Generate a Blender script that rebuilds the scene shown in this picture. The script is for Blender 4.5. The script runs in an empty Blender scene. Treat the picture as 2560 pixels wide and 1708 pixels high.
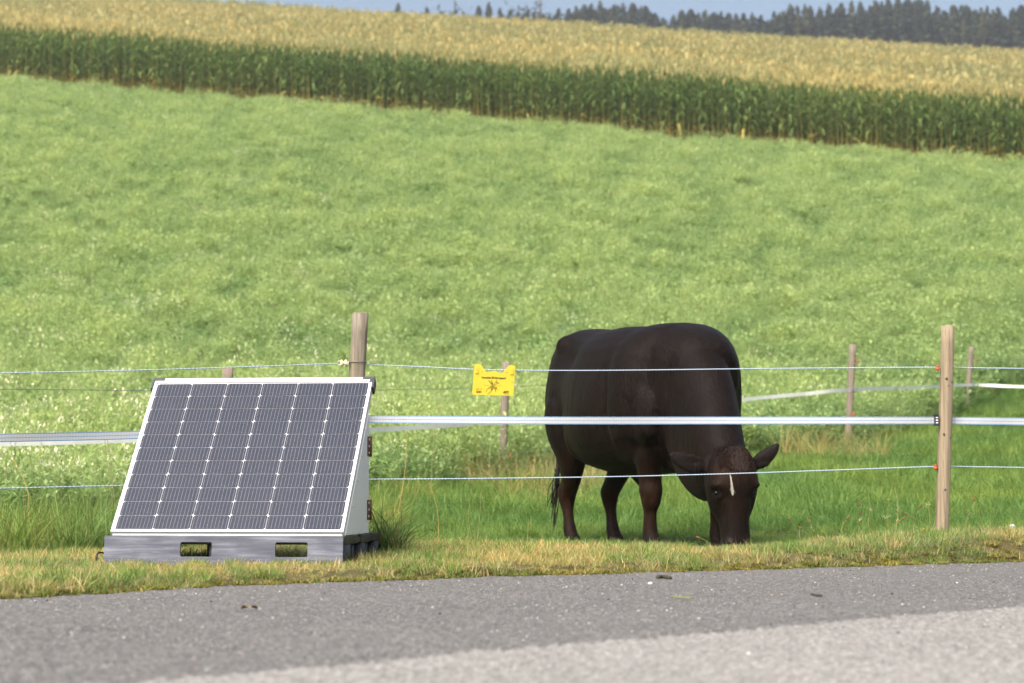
import bpy, bmesh, math, random
import numpy as np
from mathutils import Vector, Matrix

# ---------------------------------------------------------------- camera, sky, sun, exposure
SC = bpy.context.scene
COL = SC.collection
FPX, CX, CY, HOR, CAMZ = 5300.0, 1280.0, 854.0, 1225.0, 0.36     # focal length in photo pixels, horizon row, eye height
PITCH = math.atan((HOR - CY) / FPX)
cd = bpy.data.cameras.new('camera')
cam = bpy.data.objects.new('camera', cd); COL.objects.link(cam)
cam.location = (0, 0, CAMZ)
cam.rotation_euler = (math.pi / 2 + PITCH, 0, 0)
cd.sensor_width = 36.0
cd.lens = 36.0 * FPX / 2560.0
cd.clip_start, cd.clip_end = 0.1, 5000
cd.dof.use_dof = True
cd.dof.focus_distance = 10.2
cd.dof.aperture_fstop = 4.2
SC.camera = cam

SUN_EL, SUN_AZ = math.radians(48), math.radians(212)     # azimuth clockwise from +Y: behind the camera, to the left
world = bpy.data.worlds.new('World'); SC.world = world; world.use_nodes = True
wn = world.node_tree.nodes; wl = world.node_tree.links
bg = wn['Background']
sky = wn.new('ShaderNodeTexSky'); sky.sky_type = 'NISHITA'; sky.sun_disc = False
sky.sun_elevation = SUN_EL; sky.sun_rotation = SUN_AZ
sky.air_density = 1.0; sky.dust_density = 6.0; sky.ozone_density = 1.0
wl.new(sky.outputs[0], bg.inputs[0]); bg.inputs[1].default_value = 0.05
sd = bpy.data.lights.new('sun', 'SUN'); sd.energy = 1.5; sd.angle = math.radians(55); sd.color = (1.0, 0.965, 0.91)
sun = bpy.data.objects.new('sun', sd); COL.objects.link(sun)
sdir = Vector((math.sin(SUN_AZ) * math.cos(SUN_EL), math.cos(SUN_AZ) * math.cos(SUN_EL), math.sin(SUN_EL)))
sun.rotation_euler = sdir.to_track_quat('Z', 'Y').to_euler()
SC.view_settings.view_transform = 'Standard'
SC.view_settings.look = 'None'
SC.view_settings.exposure = 2.08
SC.view_settings.gamma = 1.0
SC.render.engine = 'CYCLES'
SC.cycles.use_denoising = True
SC.cycles.use_adaptive_sampling = True
SC.cycles.adaptive_threshold = 0.016
SC.cycles.adaptive_min_samples = 24
SC.cycles.max_bounces = 4
SC.cycles.use_light_tree = False
SC.cycles.diffuse_bounces = 2
SC.cycles.glossy_bounces = 2
SC.cycles.transparent_max_bounces = 12
SC.cycles.volume_bounces = 0
SC.cycles.sample_clamp_indirect = 6.0

RNG = np.random.default_rng(7)
rnd = random.Random(11)

def at(px, py, Y):
    """world point seen at photo pixel (px, py) on the plane y = Y"""
    u, v = (px - CX) / FPX, -(py - CY) / FPX
    c, s = math.cos(PITCH), math.sin(PITCH)
    k = Y / (c - v * s)
    return Vector((u * k, Y, CAMZ + (s + v * c) * k))

# ---------------------------------------------------------------- helpers
def tag(o, label=None, cat=None, group=None, kind=None):
    if label: o['label'] = label
    if cat: o['category'] = cat
    if group: o['group'] = group
    if kind: o['kind'] = kind
    return o

def empty(name, loc=(0, 0, 0), rz=0.0):
    o = bpy.data.objects.new(name, None); COL.objects.link(o)
    o.location = loc; o.rotation_euler = (0, 0, rz); o.empty_display_size = 0.1
    return o

def link(name, me, parent=None):
    o = bpy.data.objects.new(name, me); COL.objects.link(o)
    if parent is not None: o.parent = parent
    return o

class MB:
    """collects vertices, faces, one colour a vertex and one uv a vertex"""
    def __init__(s): s.v, s.f, s.c, s.uv = [], [], [], []
    def add(s, vs, fs, col=(1, 1, 1), uv=None):
        b = len(s.v)
        s.v += [tuple(p) for p in vs]
        s.f += [tuple(b + i for i in f) for f in fs]
        if len(col) == len(vs) and hasattr(col[0], '__len__'): s.c += [tuple(x) for x in col]
        else: s.c += [tuple(col)] * len(vs)
        s.uv += list(uv) if uv is not None else [(0, 0)] * len(vs)
        return s
    def box(s, lo, hi, col=(1, 1, 1), mat=None):
        x0, y0, z0 = lo; x1, y1, z1 = hi
        vs = [(x0,y0,z0),(x1,y0,z0),(x1,y1,z0),(x0,y1,z0),(x0,y0,z1),(x1,y0,z1),(x1,y1,z1),(x0,y1,z1)]
        if mat is not None: vs = [tuple(mat @ Vector(p)) for p in vs]
        return s.add(vs, [(0,3,2,1),(4,5,6,7),(0,1,5,4),(1,2,6,5),(2,3,7,6),(3,0,4,7)], col)
    def tube(s, pts, rad, n=8, col=(1, 1, 1), cap=True):
        pts = [Vector(p) for p in pts]; m = len(pts)
        if not hasattr(rad, '__len__'): rad = [rad] * m
        vs, fs = [], []
        ref = None
        for i, p in enumerate(pts):
            t = (pts[min(i + 1, m - 1)] - pts[max(i - 1, 0)]).normalized()
            if ref is None:
                a = Vector((0, 0, 1)) if abs(t.z) < .9 else Vector((1, 0, 0))
                ref = t.cross(a).normalized()
            ref = (ref - t * ref.dot(t)).normalized()
            b = t.cross(ref)
            for k in range(n):
                an = 2 * math.pi * k / n
                vs.append(p + (ref * math.cos(an) + b * math.sin(an)) * rad[i])
        for i in range(m - 1):
            for k in range(n):
                k2 = (k + 1) % n
                fs.append((i*n+k, i*n+k2, (i+1)*n+k2, (i+1)*n+k))
        if cap:
            fs.append(tuple(range(n - 1, -1, -1))); fs.append(tuple((m-1)*n + k for k in range(n)))
        return s.add(vs, fs, col)
    def lathe(s, prof, n=16, col=(1, 1, 1), mat=None):
        """prof: (radius, z) from bottom to top"""
        vs, fs = [], []
        for r, z in prof:
            for k in range(n):
                a = 2 * math.pi * k / n
                vs.append((r * math.cos(a), r * math.sin(a), z))
        m = len(prof)
        for i in range(m - 1):
            for k in range(n):
                k2 = (k + 1) % n
                fs.append((i*n+k, i*n+k2, (i+1)*n+k2, (i+1)*n+k))
        fs.append(tuple(range(n - 1, -1, -1))); fs.append(tuple((m-1)*n + k for k in range(n)))
        if mat is not None: vs = [tuple(mat @ Vector(p)) for p in vs]
        return s.add(vs, fs, col)
    def mesh(s, name, mat, smooth=False):
        me = bpy.data.meshes.new(name)
        me.from_pydata(s.v, [], s.f)
        if mat is not None: me.materials.append(mat)
        a = me.color_attributes.new('Col', 'FLOAT_COLOR', 'POINT')
        c = np.ones((len(s.v), 4), 'f'); c[:, :3] = np.array(s.c, 'f').reshape(-1, 3)
        a.data.foreach_set('color', c.ravel())
        ul = me.uv_layers.new(name='UVMap')
        li = np.zeros(len(me.loops), 'i'); me.loops.foreach_get('vertex_index', li)
        ul.data.foreach_set('uv', np.array(s.uv, 'f')[li].ravel())
        if smooth: me.polygons.foreach_set('use_smooth', [True] * len(me.polygons))
        me.update()
        return me
    def build(s, name, mat, parent=None, smooth=False):
        return link(name, s.mesh(name, mat, smooth), parent)

def bevel(o, w, seg=2):
    m = o.modifiers.new('edge', 'BEVEL'); m.width = w; m.segments = seg; m.limit_method = 'ANGLE'; m.angle_limit = math.radians(40)
    return o

def np_mesh(name, V, F4=None, F3=None, cols=None, mat=None, smooth=False):
    me = bpy.data.meshes.new(name)
    n4 = 0 if F4 is None else len(F4); n3 = 0 if F3 is None else len(F3)
    me.vertices.add(len(V)); me.vertices.foreach_set('co', np.asarray(V, 'f').ravel())
    idx = []
    if n4: idx.append(np.asarray(F4).ravel())
    if n3: idx.append(np.asarray(F3).ravel())
    idx = np.concatenate(idx).astype('i')
    me.loops.add(len(idx)); me.loops.foreach_set('vertex_index', idx)
    me.polygons.add(n4 + n3)
    st = np.concatenate([np.arange(n4) * 4, n4 * 4 + np.arange(n3) * 3]).astype('i')
    me.polygons.foreach_set('loop_start', st)
    me.update(calc_edges=True)
    if cols is not None:
        a = me.color_attributes.new('Col', 'FLOAT_COLOR', 'POINT')
        c = np.ones((len(V), 4), 'f'); c[:, :3] = cols
        a.data.foreach_set('color', c.ravel())
    if smooth: me.polygons.foreach_set('use_smooth', np.ones(n4 + n3, bool))
    if mat is not None: me.materials.append(mat)
    me.validate()
    return me

def vnoise(x, y, scale, seed=0):
    """smooth value noise in 0..1"""
    r = np.random.default_rng(seed); T = r.random((64, 64))
    x = np.asarray(x) / scale; y = np.asarray(y) / scale
    xi, yi = np.floor(x).astype(int), np.floor(y).astype(int)
    fx, fy = x - xi, y - yi
    fx = fx * fx * (3 - 2 * fx); fy = fy * fy * (3 - 2 * fy)
    g = lambda a, b: T[a % 64, b % 64]
    return (g(xi, yi) * (1 - fx) + g(xi + 1, yi) * fx) * (1 - fy) + (g(xi, yi + 1) * (1 - fx) + g(xi + 1, yi + 1) * fx) * fy

# ---------------------------------------------------------------- materials
class NT:
    def __init__(s, name):
        s.m = bpy.data.materials.new(name); s.m.use_nodes = True
        s.t = s.m.node_tree; s.n = s.t.nodes; s.l = s.t.links
        s.out = s.n['Material Output']; s.b = s.n['Principled BSDF']
    def new(s, typ, **kw):
        n = s.n.new(typ)
        for k, v in kw.items(): setattr(n, k, v)
        return n
    def val(s, sock, v):
        if hasattr(v, 'is_linked') or isinstance(v, bpy.types.NodeSocket): s.l.new(v, sock)
        else: sock.default_value = v
    def math(s, op, a, b=0.0, c=None, clamp=False):
        n = s.new('ShaderNodeMath', operation=op, use_clamp=clamp)
        s.val(n.inputs[0], a); s.val(n.inputs[1], b)
        if c is not None: s.val(n.inputs[2], c)
        return n.outputs[0]
    def mix(s, fac, a, b, mode='MIX'):
        n = s.new('ShaderNodeMix', data_type='RGBA', blend_type=mode)
        s.val(n.inputs[0], fac)
        s.val(n.inputs[6], (*a, 1) if isinstance(a, tuple) and len(a) == 3 else a)
        s.val(n.inputs[7], (*b, 1) if isinstance(b, tuple) and len(b) == 3 else b)
        return n.outputs[2]
    def noise(s, vec, scale, detail=4, rough=.55):
        n = s.new('ShaderNodeTexNoise'); n.inputs['Scale'].default_value = scale
        n.inputs['Detail'].default_value = detail; n.inputs['Roughness'].default_value = rough
        if vec is not None: s.l.new(vec, n.inputs['Vector'])
        return n.outputs[0]
    def coord(s, which='Object', scale=(1, 1, 1)):
        c = s.new('ShaderNodeTexCoord'); m = s.new('ShaderNodeMapping')
        m.inputs['Scale'].default_value = scale
        s.l.new(c.outputs[which], m.inputs[0]); return m.outputs[0]
    def ramp(s, fac, stops):
        r = s.new('ShaderNodeValToRGB'); e = r.color_ramp.elements
        while len(e) < len(stops): e.new(0.5)
        for el, (p, c) in zip(e, stops): el.position = p; el.color = (*c, 1)
        s.l.new(fac, r.inputs[0]); return r.outputs[0]
    def bump(s, h, strength=.3, dist=.01):
        n = s.new('ShaderNodeBump'); n.inputs['Strength'].default_value = strength; n.inputs['Distance'].default_value = dist
        s.l.new(h, n.inputs['Height']); s.l.new(n.outputs[0], s.b.inputs['Normal'])
    def set(s, col=None, rough=None, metal=None, spec=None):
        if col is not None: s.val(s.b.inputs['Base Color'], (*col, 1) if isinstance(col, tuple) else col)
        if rough is not None: s.val(s.b.inputs['Roughness'], rough)
        if metal is not None: s.b.inputs['Metallic'].default_value = metal
        if spec is not None: s.b.inputs['Specular IOR Level'].default_value = spec
        return s

def simple(name, col, rough=.6, metal=0.0, spec=.5, var=.12, scale=30):
    t = NT(name); n = t.noise(t.coord(), scale)
    lo = tuple(c * (1 - var) for c in col); hi = tuple(min(1, c * (1 + var)) for c in col)
    t.set(t.ramp(n, [(.3, lo), (.7, hi)]), rough, metal, spec)
    return t.m

def foliage(name, tinted=True, trans=.35, amp=.5, warm=(1.25, 1.0, .7), cool=(.8, 1.0, .9), rough=.55):
    """vertex colour times a tint that differs from plant to plant; light passes through"""
    t = NT(name)
    a = t.new('ShaderNodeAttribute', attribute_name='Col', attribute_type='GEOMETRY').outputs['Color']
    if tinted: f = t.new('ShaderNodeAttribute', attribute_name='tint', attribute_type='INSTANCER').outputs['Fac']
    else: f = t.new('ShaderNodeObjectInfo').outputs['Random']
    hue = t.mix(f, cool, warm)
    c = t.mix(1.0, a, hue, 'MULTIPLY')
    br = t.math('MULTIPLY_ADD', f, amp, 1 - amp / 2)
    c2 = t.new('ShaderNodeVectorMath', operation='SCALE'); t.l.new(c, c2.inputs[0]); t.l.new(br, c2.inputs['Scale'])
    t.set(c2.outputs[0], rough, 0, .25)
    tr = t.new('ShaderNodeBsdfTranslucent'); t.l.new(c2.outputs[0], tr.inputs[0])
    mx = t.new('ShaderNodeMixShader'); mx.inputs[0].default_value = trans
    t.l.new(t.b.outputs[0], mx.inputs[1]); t.l.new(tr.outputs[0], mx.inputs[2]); t.l.new(mx.outputs[0], t.out.inputs[0])
    return t.m

def vcol(name, rough=.6, spec=.3, sheen=0, var=.15, scale=40):
    t = NT(name)
    a = t.new('ShaderNodeAttribute', attribute_name='Col', attribute_type='GEOMETRY').outputs['Color']
    n = t.noise(t.coord(), scale)
    br = t.math('MULTIPLY_ADD', n, var * 2, 1 - var)
    c2 = t.new('ShaderNodeVectorMath', operation='SCALE'); t.l.new(a, c2.inputs[0]); t.l.new(br, c2.inputs['Scale'])
    t.set(c2.outputs[0], rough, 0, spec)
    return t.m

M = {}
def asphalt(name, c0, c1, c2, stone):
    t = NT(name); v = t.coord('Object')
    big = t.noise(v, 1.3, 3); mid = t.noise(v, 9, 4, .6); fine = t.noise(v, 150, 3, .75)
    vo = t.new('ShaderNodeTexVoronoi'); vo.inputs['Scale'].default_value = 105; t.l.new(v, vo.inputs['Vector'])
    base = t.ramp(t.math('ADD', t.math('MULTIPLY', big, .5), t.math('MULTIPLY', mid, .5)), [(.3, c0), (.7, c1)])
    r = t.new('ShaderNodeSeparateColor'); t.l.new(vo.outputs['Color'], r.inputs[0])
    f1 = t.math('MULTIPLY', t.math('GREATER_THAN', r.outputs[0], .70), t.math('LESS_THAN', vo.outputs['Distance'], .55))
    f2 = t.math('MULTIPLY', t.math('LESS_THAN', r.outputs[0], .22), t.math('LESS_THAN', vo.outputs['Distance'], .5))
    c = t.mix(t.math('MULTIPLY', f1, .9), base, stone)
    c = t.mix(t.math('MULTIPLY', f2, .7), c, c2)
    fr = t.ramp(fine, [(.32, (.45, .45, .45)), (.68, (1.55, 1.55, 1.55))])
    c = t.mix(1.0, c, fr, 'MULTIPLY')
    t.set(c, .85, 0, .3)
    h = t.math('ADD', t.math('MULTIPLY', vo.outputs['Distance'], -.8), fine)
    t.bump(h, .7, .006)
    return t.m
M['asphalt'] = asphalt('dark_asphalt', (.096, .091, .086), (.134, .128, .121), (.022, .021, .02), (.32, .305, .285))
M['pale_asphalt'] = asphalt('pale_asphalt', (.195, .184, .169), (.25, .237, .219), (.085, .078, .07), (.48, .46, .43))

def soil(name, a, b):
    t = NT(name); v = t.coord('Object'); n = t.noise(v, 3, 6, .65); n2 = t.noise(v, 45, 4, .7)
    c = t.mix(t.math('MULTIPLY', n2, .8), t.ramp(n, [(.3, a), (.7, b)]), tuple(x * .6 for x in a))
    t.set(c, .95, 0, .1); t.bump(n2, .6, .02); return t.m
M['verge_soil'] = soil('verge_soil', (.10, .085, .04), (.17, .15, .06))
M['pasture_soil'] = soil('pasture_soil', (.055, .085, .025), (.085, .12, .04))
M['meadow_soil'] = soil('meadow_soil', (.15, .215, .07), (.21, .285, .10))
M['field_soil'] = soil('field_soil', (.055, .038, .02), (.10, .07, .04))

def wood(name, a, b, dark, green=None):
    t = NT(name); v = t.coord('Object', (55, 55, 2.2)); v2 = t.coord('Object', (14, 14, .9))
    n = t.noise(v, 1, 5, .65); n2 = t.noise(v2, 1, 3, .6); n3 = t.noise(t.coord('Object', (160, 160, 4)), 1, 3)
    c = t.ramp(t.math('ADD', t.math('MULTIPLY', n, .6), t.math('MULTIPLY', n2, .4)), [(.3, a), (.62, b)])
    c = t.mix(t.math('MULTIPLY', t.math('GREATER_THAN', n3, .62), .55), c, dark)
    if green:
        g = t.noise(t.coord('Object', (25, 25, 6)), 1, 4); c = t.mix(t.math('MULTIPLY', t.math('SUBTRACT', g, .5, clamp=True), 2.2, clamp=True), c, green)
    t.set(c, .85, 0, .2); t.bump(n, .5, .006); return t.m
M['old_wood'] = wood('old_post_wood', (.10, .08, .058), (.28, .24, .19), (.05, .04, .028), (.17, .15, .055))
M['new_wood'] = wood('pale_post_wood', (.15, .115, .072), (.33, .265, .18), (.09, .062, .04))
M['far_wood'] = wood('grey_post_wood', (.14, .112, .085), (.25, .205, .16), (.09, .07, .05))
M['knot'] = simple('wood_knot', (.055, .038, .026), .8)

M['alu'] = simple('white_aluminium', (.66, .66, .68), .38, 0, .5, .04, 12)
t = NT('zinc_sheet'); v = t.coord('Object', (1, 1, 1)); n = t.noise(v, 6, 4); n2 = t.noise(t.coord('Object', (60, 60, 4)), 1, 3)
t.set(t.ramp(t.math('ADD', t.math('MULTIPLY', n, .6), t.math('MULTIPLY', n2, .4)), [(.3, (.76, .78, .77)), (.7, (.83, .85, .84))]), .45, .05, .5); M['zinc'] = t.m
M['backsheet'] = simple('white_backsheet', (.78, .78, .80), .4, 0, .5, .03, 10)
M['cap'] = simple('black_corner_plastic', (.035, .036, .042), .45, 0, .5, .1)
M['rust'] = simple('brown_hinge_metal', (.11, .055, .038), .6, .3, .5, .35, 90)
M['rivet'] = simple('rivet_metal', (.62, .62, .60), .3, .7, .5, .05)
M['pallet'] = simple('black_pallet_plastic', (.022, .023, .024), .5, 0, .45, .3, 14)

# one solar cell: dark silicon with silvery bus wires along its height (uv in cell units)
t = NT('silicon_cell')
uv = t.new('ShaderNodeUVMap').outputs[0]; sp = t.new('ShaderNodeSeparateXYZ'); t.l.new(uv, sp.inputs[0])
fr = t.math('FRACT', t.math('MULTIPLY', sp.outputs[0], 10.0))
w = t.math('LESS_THAN', t.math('ABSOLUTE', t.math('SUBTRACT', fr, .5)), .028)
fg = t.math('FRACT', t.math('MULTIPLY', sp.outputs[1], 46.0))
fing = t.math('MULTIPLY', t.math('LESS_THAN', fg, .16), .10)
oi = t.new('ShaderNodeObjectInfo').outputs['Random']
ns = t.noise(t.coord('Object'), 14, 3)
base = t.mix(oi, (.016, .021, .036), (.021, .025, .040))
base = t.mix(t.math('MULTIPLY', ns, .35), base, (.036, .037, .048))
c = t.mix(fing, base, (.30, .31, .34)); c = t.mix(w, c, (.29, .30, .33))
t.set(c, .45, 0, .12); M['cell'] = t.m

t = NT('cover_glass')     # thin clear sheet: passes light, mirrors the sky at its surface
tp = t.new('ShaderNodeBsdfTransparent'); gl = t.new('ShaderNodeBsdfGlossy'); gl.inputs['Roughness'].default_value = .12
lw = t.new('ShaderNodeLayerWeight'); fzo = t.math('MULTIPLY_ADD', t.math('POWER', lw.outputs['Facing'], 5.0), .5, .018)
mx = t.new('ShaderNodeMixShader'); t.l.new(fzo, mx.inputs[0]); t.l.new(tp.outputs[0], mx.inputs[1]); t.l.new(gl.outputs[0], mx.inputs[2])
t.l.new(mx.outputs[0], t.out.inputs[0]); M['glass'] = t.m

t = NT('grey_weathered_board'); v = t.coord('Object', (2.6, 34, 1)); n = t.noise(v, 1.2, 5, .6); n2 = t.noise(t.coord('Object', (6, 16, 1)), 1, 4)
c = t.ramp(t.math('ADD', t.math('MULTIPLY', n, .65), t.math('MULTIPLY', n2, .35)), [(.33, (.036, .04, .058)), (.5, (.088, .095, .125)), (.66, (.20, .21, .25))])
t.set(c, .5, 0, .4); t.bump(n, .15, .002); M['board'] = t.m

t = NT('fence_tape')      # woven white tape with three blue threads (uv.y across the tape)
uv = t.new('ShaderNodeUVMap').outputs[0]; sp = t.new('ShaderNodeSeparateXYZ'); t.l.new(uv, sp.inputs[0])
vv = sp.outputs[1]
e = t.math('LESS_THAN', t.math('ABSOLUTE', t.math('SUBTRACT', t.math('ABSOLUTE', t.math('SUBTRACT', vv, .5)), .44)), .045)
md = t.math('LESS_THAN', t.math('ABSOLUTE', t.math('SUBTRACT', vv, .5)), .035)
line = t.math('MAXIMUM', e, t.math('MULTIPLY', md, .8))
wv = t.math('MULTIPLY', t.math('SINE', t.math('MULTIPLY', sp.outputs[0], 420.0)), .5)
rows = t.math('SINE', t.math('MULTIPLY', vv, 62.0))
c = t.mix(t.math('MULTIPLY', t.math('ADD', rows, 1.0), .2), (.52, .53, .54), (.38, .395, .42))
c = t.mix(line, c, (.05, .22, .48))
t.set(c, .5, 0, .4)
tp = t.new('ShaderNodeBsdfTransparent'); mx = t.new('ShaderNodeMixShader')
hole = t.math('MULTIPLY', t.math('GREATER_THAN', t.math('MULTIPLY', t.math('ADD', rows, wv), 1.0), .75), t.math('SUBTRACT', 1.0, line, clamp=True))
t.l.new(t.math('MULTIPLY', hole, .3), mx.inputs[0]); t.l.new(t.b.outputs[0], mx.inputs[1]); t.l.new(tp.outputs[0], mx.inputs[2]); t.l.new(mx.outputs[0], t.out.inputs[0])
M['tape'] = t.m
t = NT('old_fence_tape'); n = t.noise(t.coord('Object'), 12, 3); t.set(t.ramp(n, [(.3, (.72, .72, .66)), (.7, (.86, .86, .80))]), .6, 0, .3); M['old_tape'] = t.m
t = NT('blue_white_cord'); v = t.coord('Object', (1, 1, 1)); wv = t.new('ShaderNodeTexWave'); wv.inputs['Scale'].default_value = 18; t.l.new(v, wv.inputs[0])
t.set(t.ramp(wv.outputs[1], [(.3, (.52, .55, .60)), (.75, (.22, .38, .56))]), .5); M['cord'] = t.m
M['wire'] = simple('grey_wire', (.20, .22, .22), .5, .5)
M['orange'] = simple('orange_insulator_plastic', (.42, .085, .018), .45, 0, .4, .15)
M['cream'] = simple('cream_insulator_plastic', (.70, .62, .42), .45, 0, .4, .15)
M['black'] = simple('black_plastic', (.02, .02, .022), .5, 0, .4, .1)
M['sign'] = simple('yellow_sign_plastic', (.56, .455, .035), .45, 0, .35, .04, 8)
M['ink'] = simple('black_ink', (.02, .018, .012), .6, 0, .2, .05)
M['thin_ink'] = simple('thin_line_ink', (.16, .12, .02), .6, 0, .2, .05)

M['grass'] = foliage('grass_blades', True, .42, .4)
M['herb'] = foliage('meadow_herb', True, .48, .62, (1.12, 1.0, .78), (.80, .98, .85))
M['maize'] = foliage('maize_leaf', True, .35, .45, (1.15, 1.0, .8), (.85, 1, .95))
M['maize_one'] = foliage('maize_leaf_row', False, .35, .45, (1.15, 1.0, .8), (.85, 1, .95))
M['needle'] = foliage('conifer_needles', False, .1, .5, (1.15, 1.0, .85), (.85, 1, 1.0), .7)
M['needle_mass'] = foliage('wood_needles', True, .1, .5, (1.15, 1.0, .85), (.85, 1, 1.0), .7)
M['bark'] = simple('bark', (.10, .075, .055), .9)
M['stem'] = foliage('stalks', False, .15, .3)
M['pebble'] = vcol('pebble_stone', .8, .2)
M['moss'] = foliage('moss', True, .2, .5)

# ---------------------------------------------------------------- the lie of the land
EX = np.array([-40, -8, -3.0, -1.69, -1.04, 0, .61, 1.89, 2.59, 8, 40.]); EY = np.array([-52, -4.0, 4.9, 6.99, 8.02, 8.90, 9.26, 10.2, 10.7, 14.4, 36.])
def y_edge(x): return np.interp(x, EX, EY)
def road_s(x, y): return (np.asarray(y) - y_edge(x)) * .75
FX = np.array([-9, -2.6, -.79, 2.33, 9.0]); FY = np.array([4.8, 9.62, 11.0, 11.5, 12.55])
def y_front(x): return np.interp(x, FX, FY)
BX = np.array([-12, -4, -2.1, -.07, 4, 6.6, 12, 60]); BY = np.array([8, 12.0, 15.6, 20, 25, 31, 42, 120])
def y_back(x): return np.interp(x, BX, BY)
def y_maize(x): return 85.3 - .440 * np.asarray(x)
_py = np.array([-100, 6, 9, 11, 12.5, 14, 17, 20, 25, 31, 40, 50, 60, 70, 85, 100, 130, 160, 185, 200, 215, 235, 280, 330, 400, 440, 600, 2500.])
_pz = np.array([0, 0, .02, .045, .015, .02, .17, .40, .86, 1.5, 3.5, 5.95, 8.55, 11.15, 15.0, 18.6, 25.7, 32.9, 38.9, 42.1, 44.2, 45.2, 44, 46, 68, 76, 90, 100])
_gy = np.concatenate([np.linspace(-100, 60, 1601), np.linspace(60.5, 2500, 4880)])
_gz = np.interp(_gy, _py, _pz)
def _smooth(y, z):
    out = z.copy()
    for i, yy in enumerate(y):
        if 10 < yy < 480:
            w = .6 + .10 * max(0, yy - 12)
            out[i] = np.mean(np.interp(np.linspace(yy - w, yy + w, 9), y, z))
    return out
_gz = _smooth(_gy, _gz)
def ground_z(x, y):
    x = np.asarray(x, float); y = np.asarray(y, float)
    z = np.interp(y, _gy, _gz)
    c = np.interp(y, [14, 30, 80, 200, 420], [0, .014, .053, .064, .03])
    z = z - c * np.clip(x, -200, 200)
    near = np.interp(y, [8, 10, 14, 20], [0, 1, 1, 0])
    z = z + near * .035 * np.clip(x - .9, 0, 3)
    z = z + (vnoise(x, y, .9, 3) - .5) * .035 * np.interp(y, [8, 12, 40], [.5, 1, 4])
    s = road_s(x, y)
    k = np.clip(s / .22, 0, 1); k = k * k * (3 - 2 * k)
    return np.where(s < 0, -.03, -.012 + (z + .014 + .012) * k)

def frange(a, b, n): return list(np.linspace(a, b, n, endpoint=False))
gy = frange(-60, 2, 12) + frange(2, 16, 130) + frange(16, 40, 50) + frange(40, 260, 90) + frange(260, 500, 30) + list(np.geomspace(500, 2400, 10))
gx = list(-np.geomspace(40, 1500, 9)[::-1]) + frange(-40, -5, 30) + frange(-5, 5.5, 100) + frange(5.5, 60, 40) + list(np.geomspace(60, 1500, 9))
GXX, GYY = np.meshgrid(gx, gy)
GZ = ground_z(GXX, GYY)
nx, ny = len(gx), len(gy)
ii = (np.arange(ny - 1)[:, None] * nx + np.arange(nx - 1)[None, :]).ravel()
F4 = np.stack([ii, ii + 1, ii + nx + 1, ii + nx], 1)
gm = np_mesh('ground', np.stack([GXX.ravel(), GYY.ravel(), GZ.ravel()], 1), F4, smooth=True)
for k in ('verge_soil', 'pasture_soil', 'meadow_soil', 'field_soil'): gm.materials.append(M[k])
xc = GXX.ravel()[F4].mean(1); yc = GYY.ravel()[F4].mean(1)
mi = np.zeros(len(F4), 'i'); mi[yc > y_front(xc) - .1] = 1; mi[yc > y_back(xc)] = 2; mi[(yc > y_maize(xc) - .9) & (yc < 330)] = 3
gm.polygons.foreach_set('material_index', mi)
tag(link('ground', gm), kind='structure')

# road: a strip of darker asphalt along the verge and the paler carriageway in front of it
def strip(name, xs, ya, yb, z, mat):
    b = MB()
    for x, a, c in zip(xs, ya, yb): b.add([(x, a, z), (x, c, z)], [])
    b.f = [(2*i, 2*i+2, 2*i+3, 2*i+1) for i in range(len(xs) - 1)]
    return tag(b.build(name, mat), kind='structure')
xs = np.linspace(-12, 12, 2401)
jag = (vnoise(xs, xs * 0, .35, 21) - .5) * .10 + (vnoise(xs, xs * 0, .09, 22) - .5) * .04
y_pale = np.interp(xs, [-12, -.71, 1.59, 12], [-8.9, 3.98, 6.58, 18.3])
strip('road_edge_strip', xs, np.minimum(y_pale - 1.5, y_edge(xs) - .5), y_edge(xs) + .10 + jag, 0.0, M['asphalt'])
jag2 = (vnoise(xs, xs * 0, .3, 31) - .5) * .08 + (vnoise(xs, xs * 0, .08, 32) - .5) * .06 + RNG.uniform(-.06, .06, len(xs))
yp2 = np.minimum(y_pale + jag2, y_edge(xs) - .4)
strip('road', xs, xs * 0 - 30, yp2, 0.004, M['pale_asphalt'])

# ---------------------------------------------------------------- solar unit on its pallet
YAW = math.radians(-7.2)
UX, UY = -1.216, 9.03
GZU = 0.015
pal = empty('plastic_pallet', (UX, UY, GZU), YAW)
tag(pal, 'black plastic pallet with open sides lying on the verge under the solar panel', 'pallet')
PW, PD, PH = 1.03, .80, .150
def cell_box(name, lo, hi, r=.006): return bevel(MB().box(lo, hi).build(name, M['pallet'], pal), r)
xl, xr = -PW / 2, PW / 2
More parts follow.
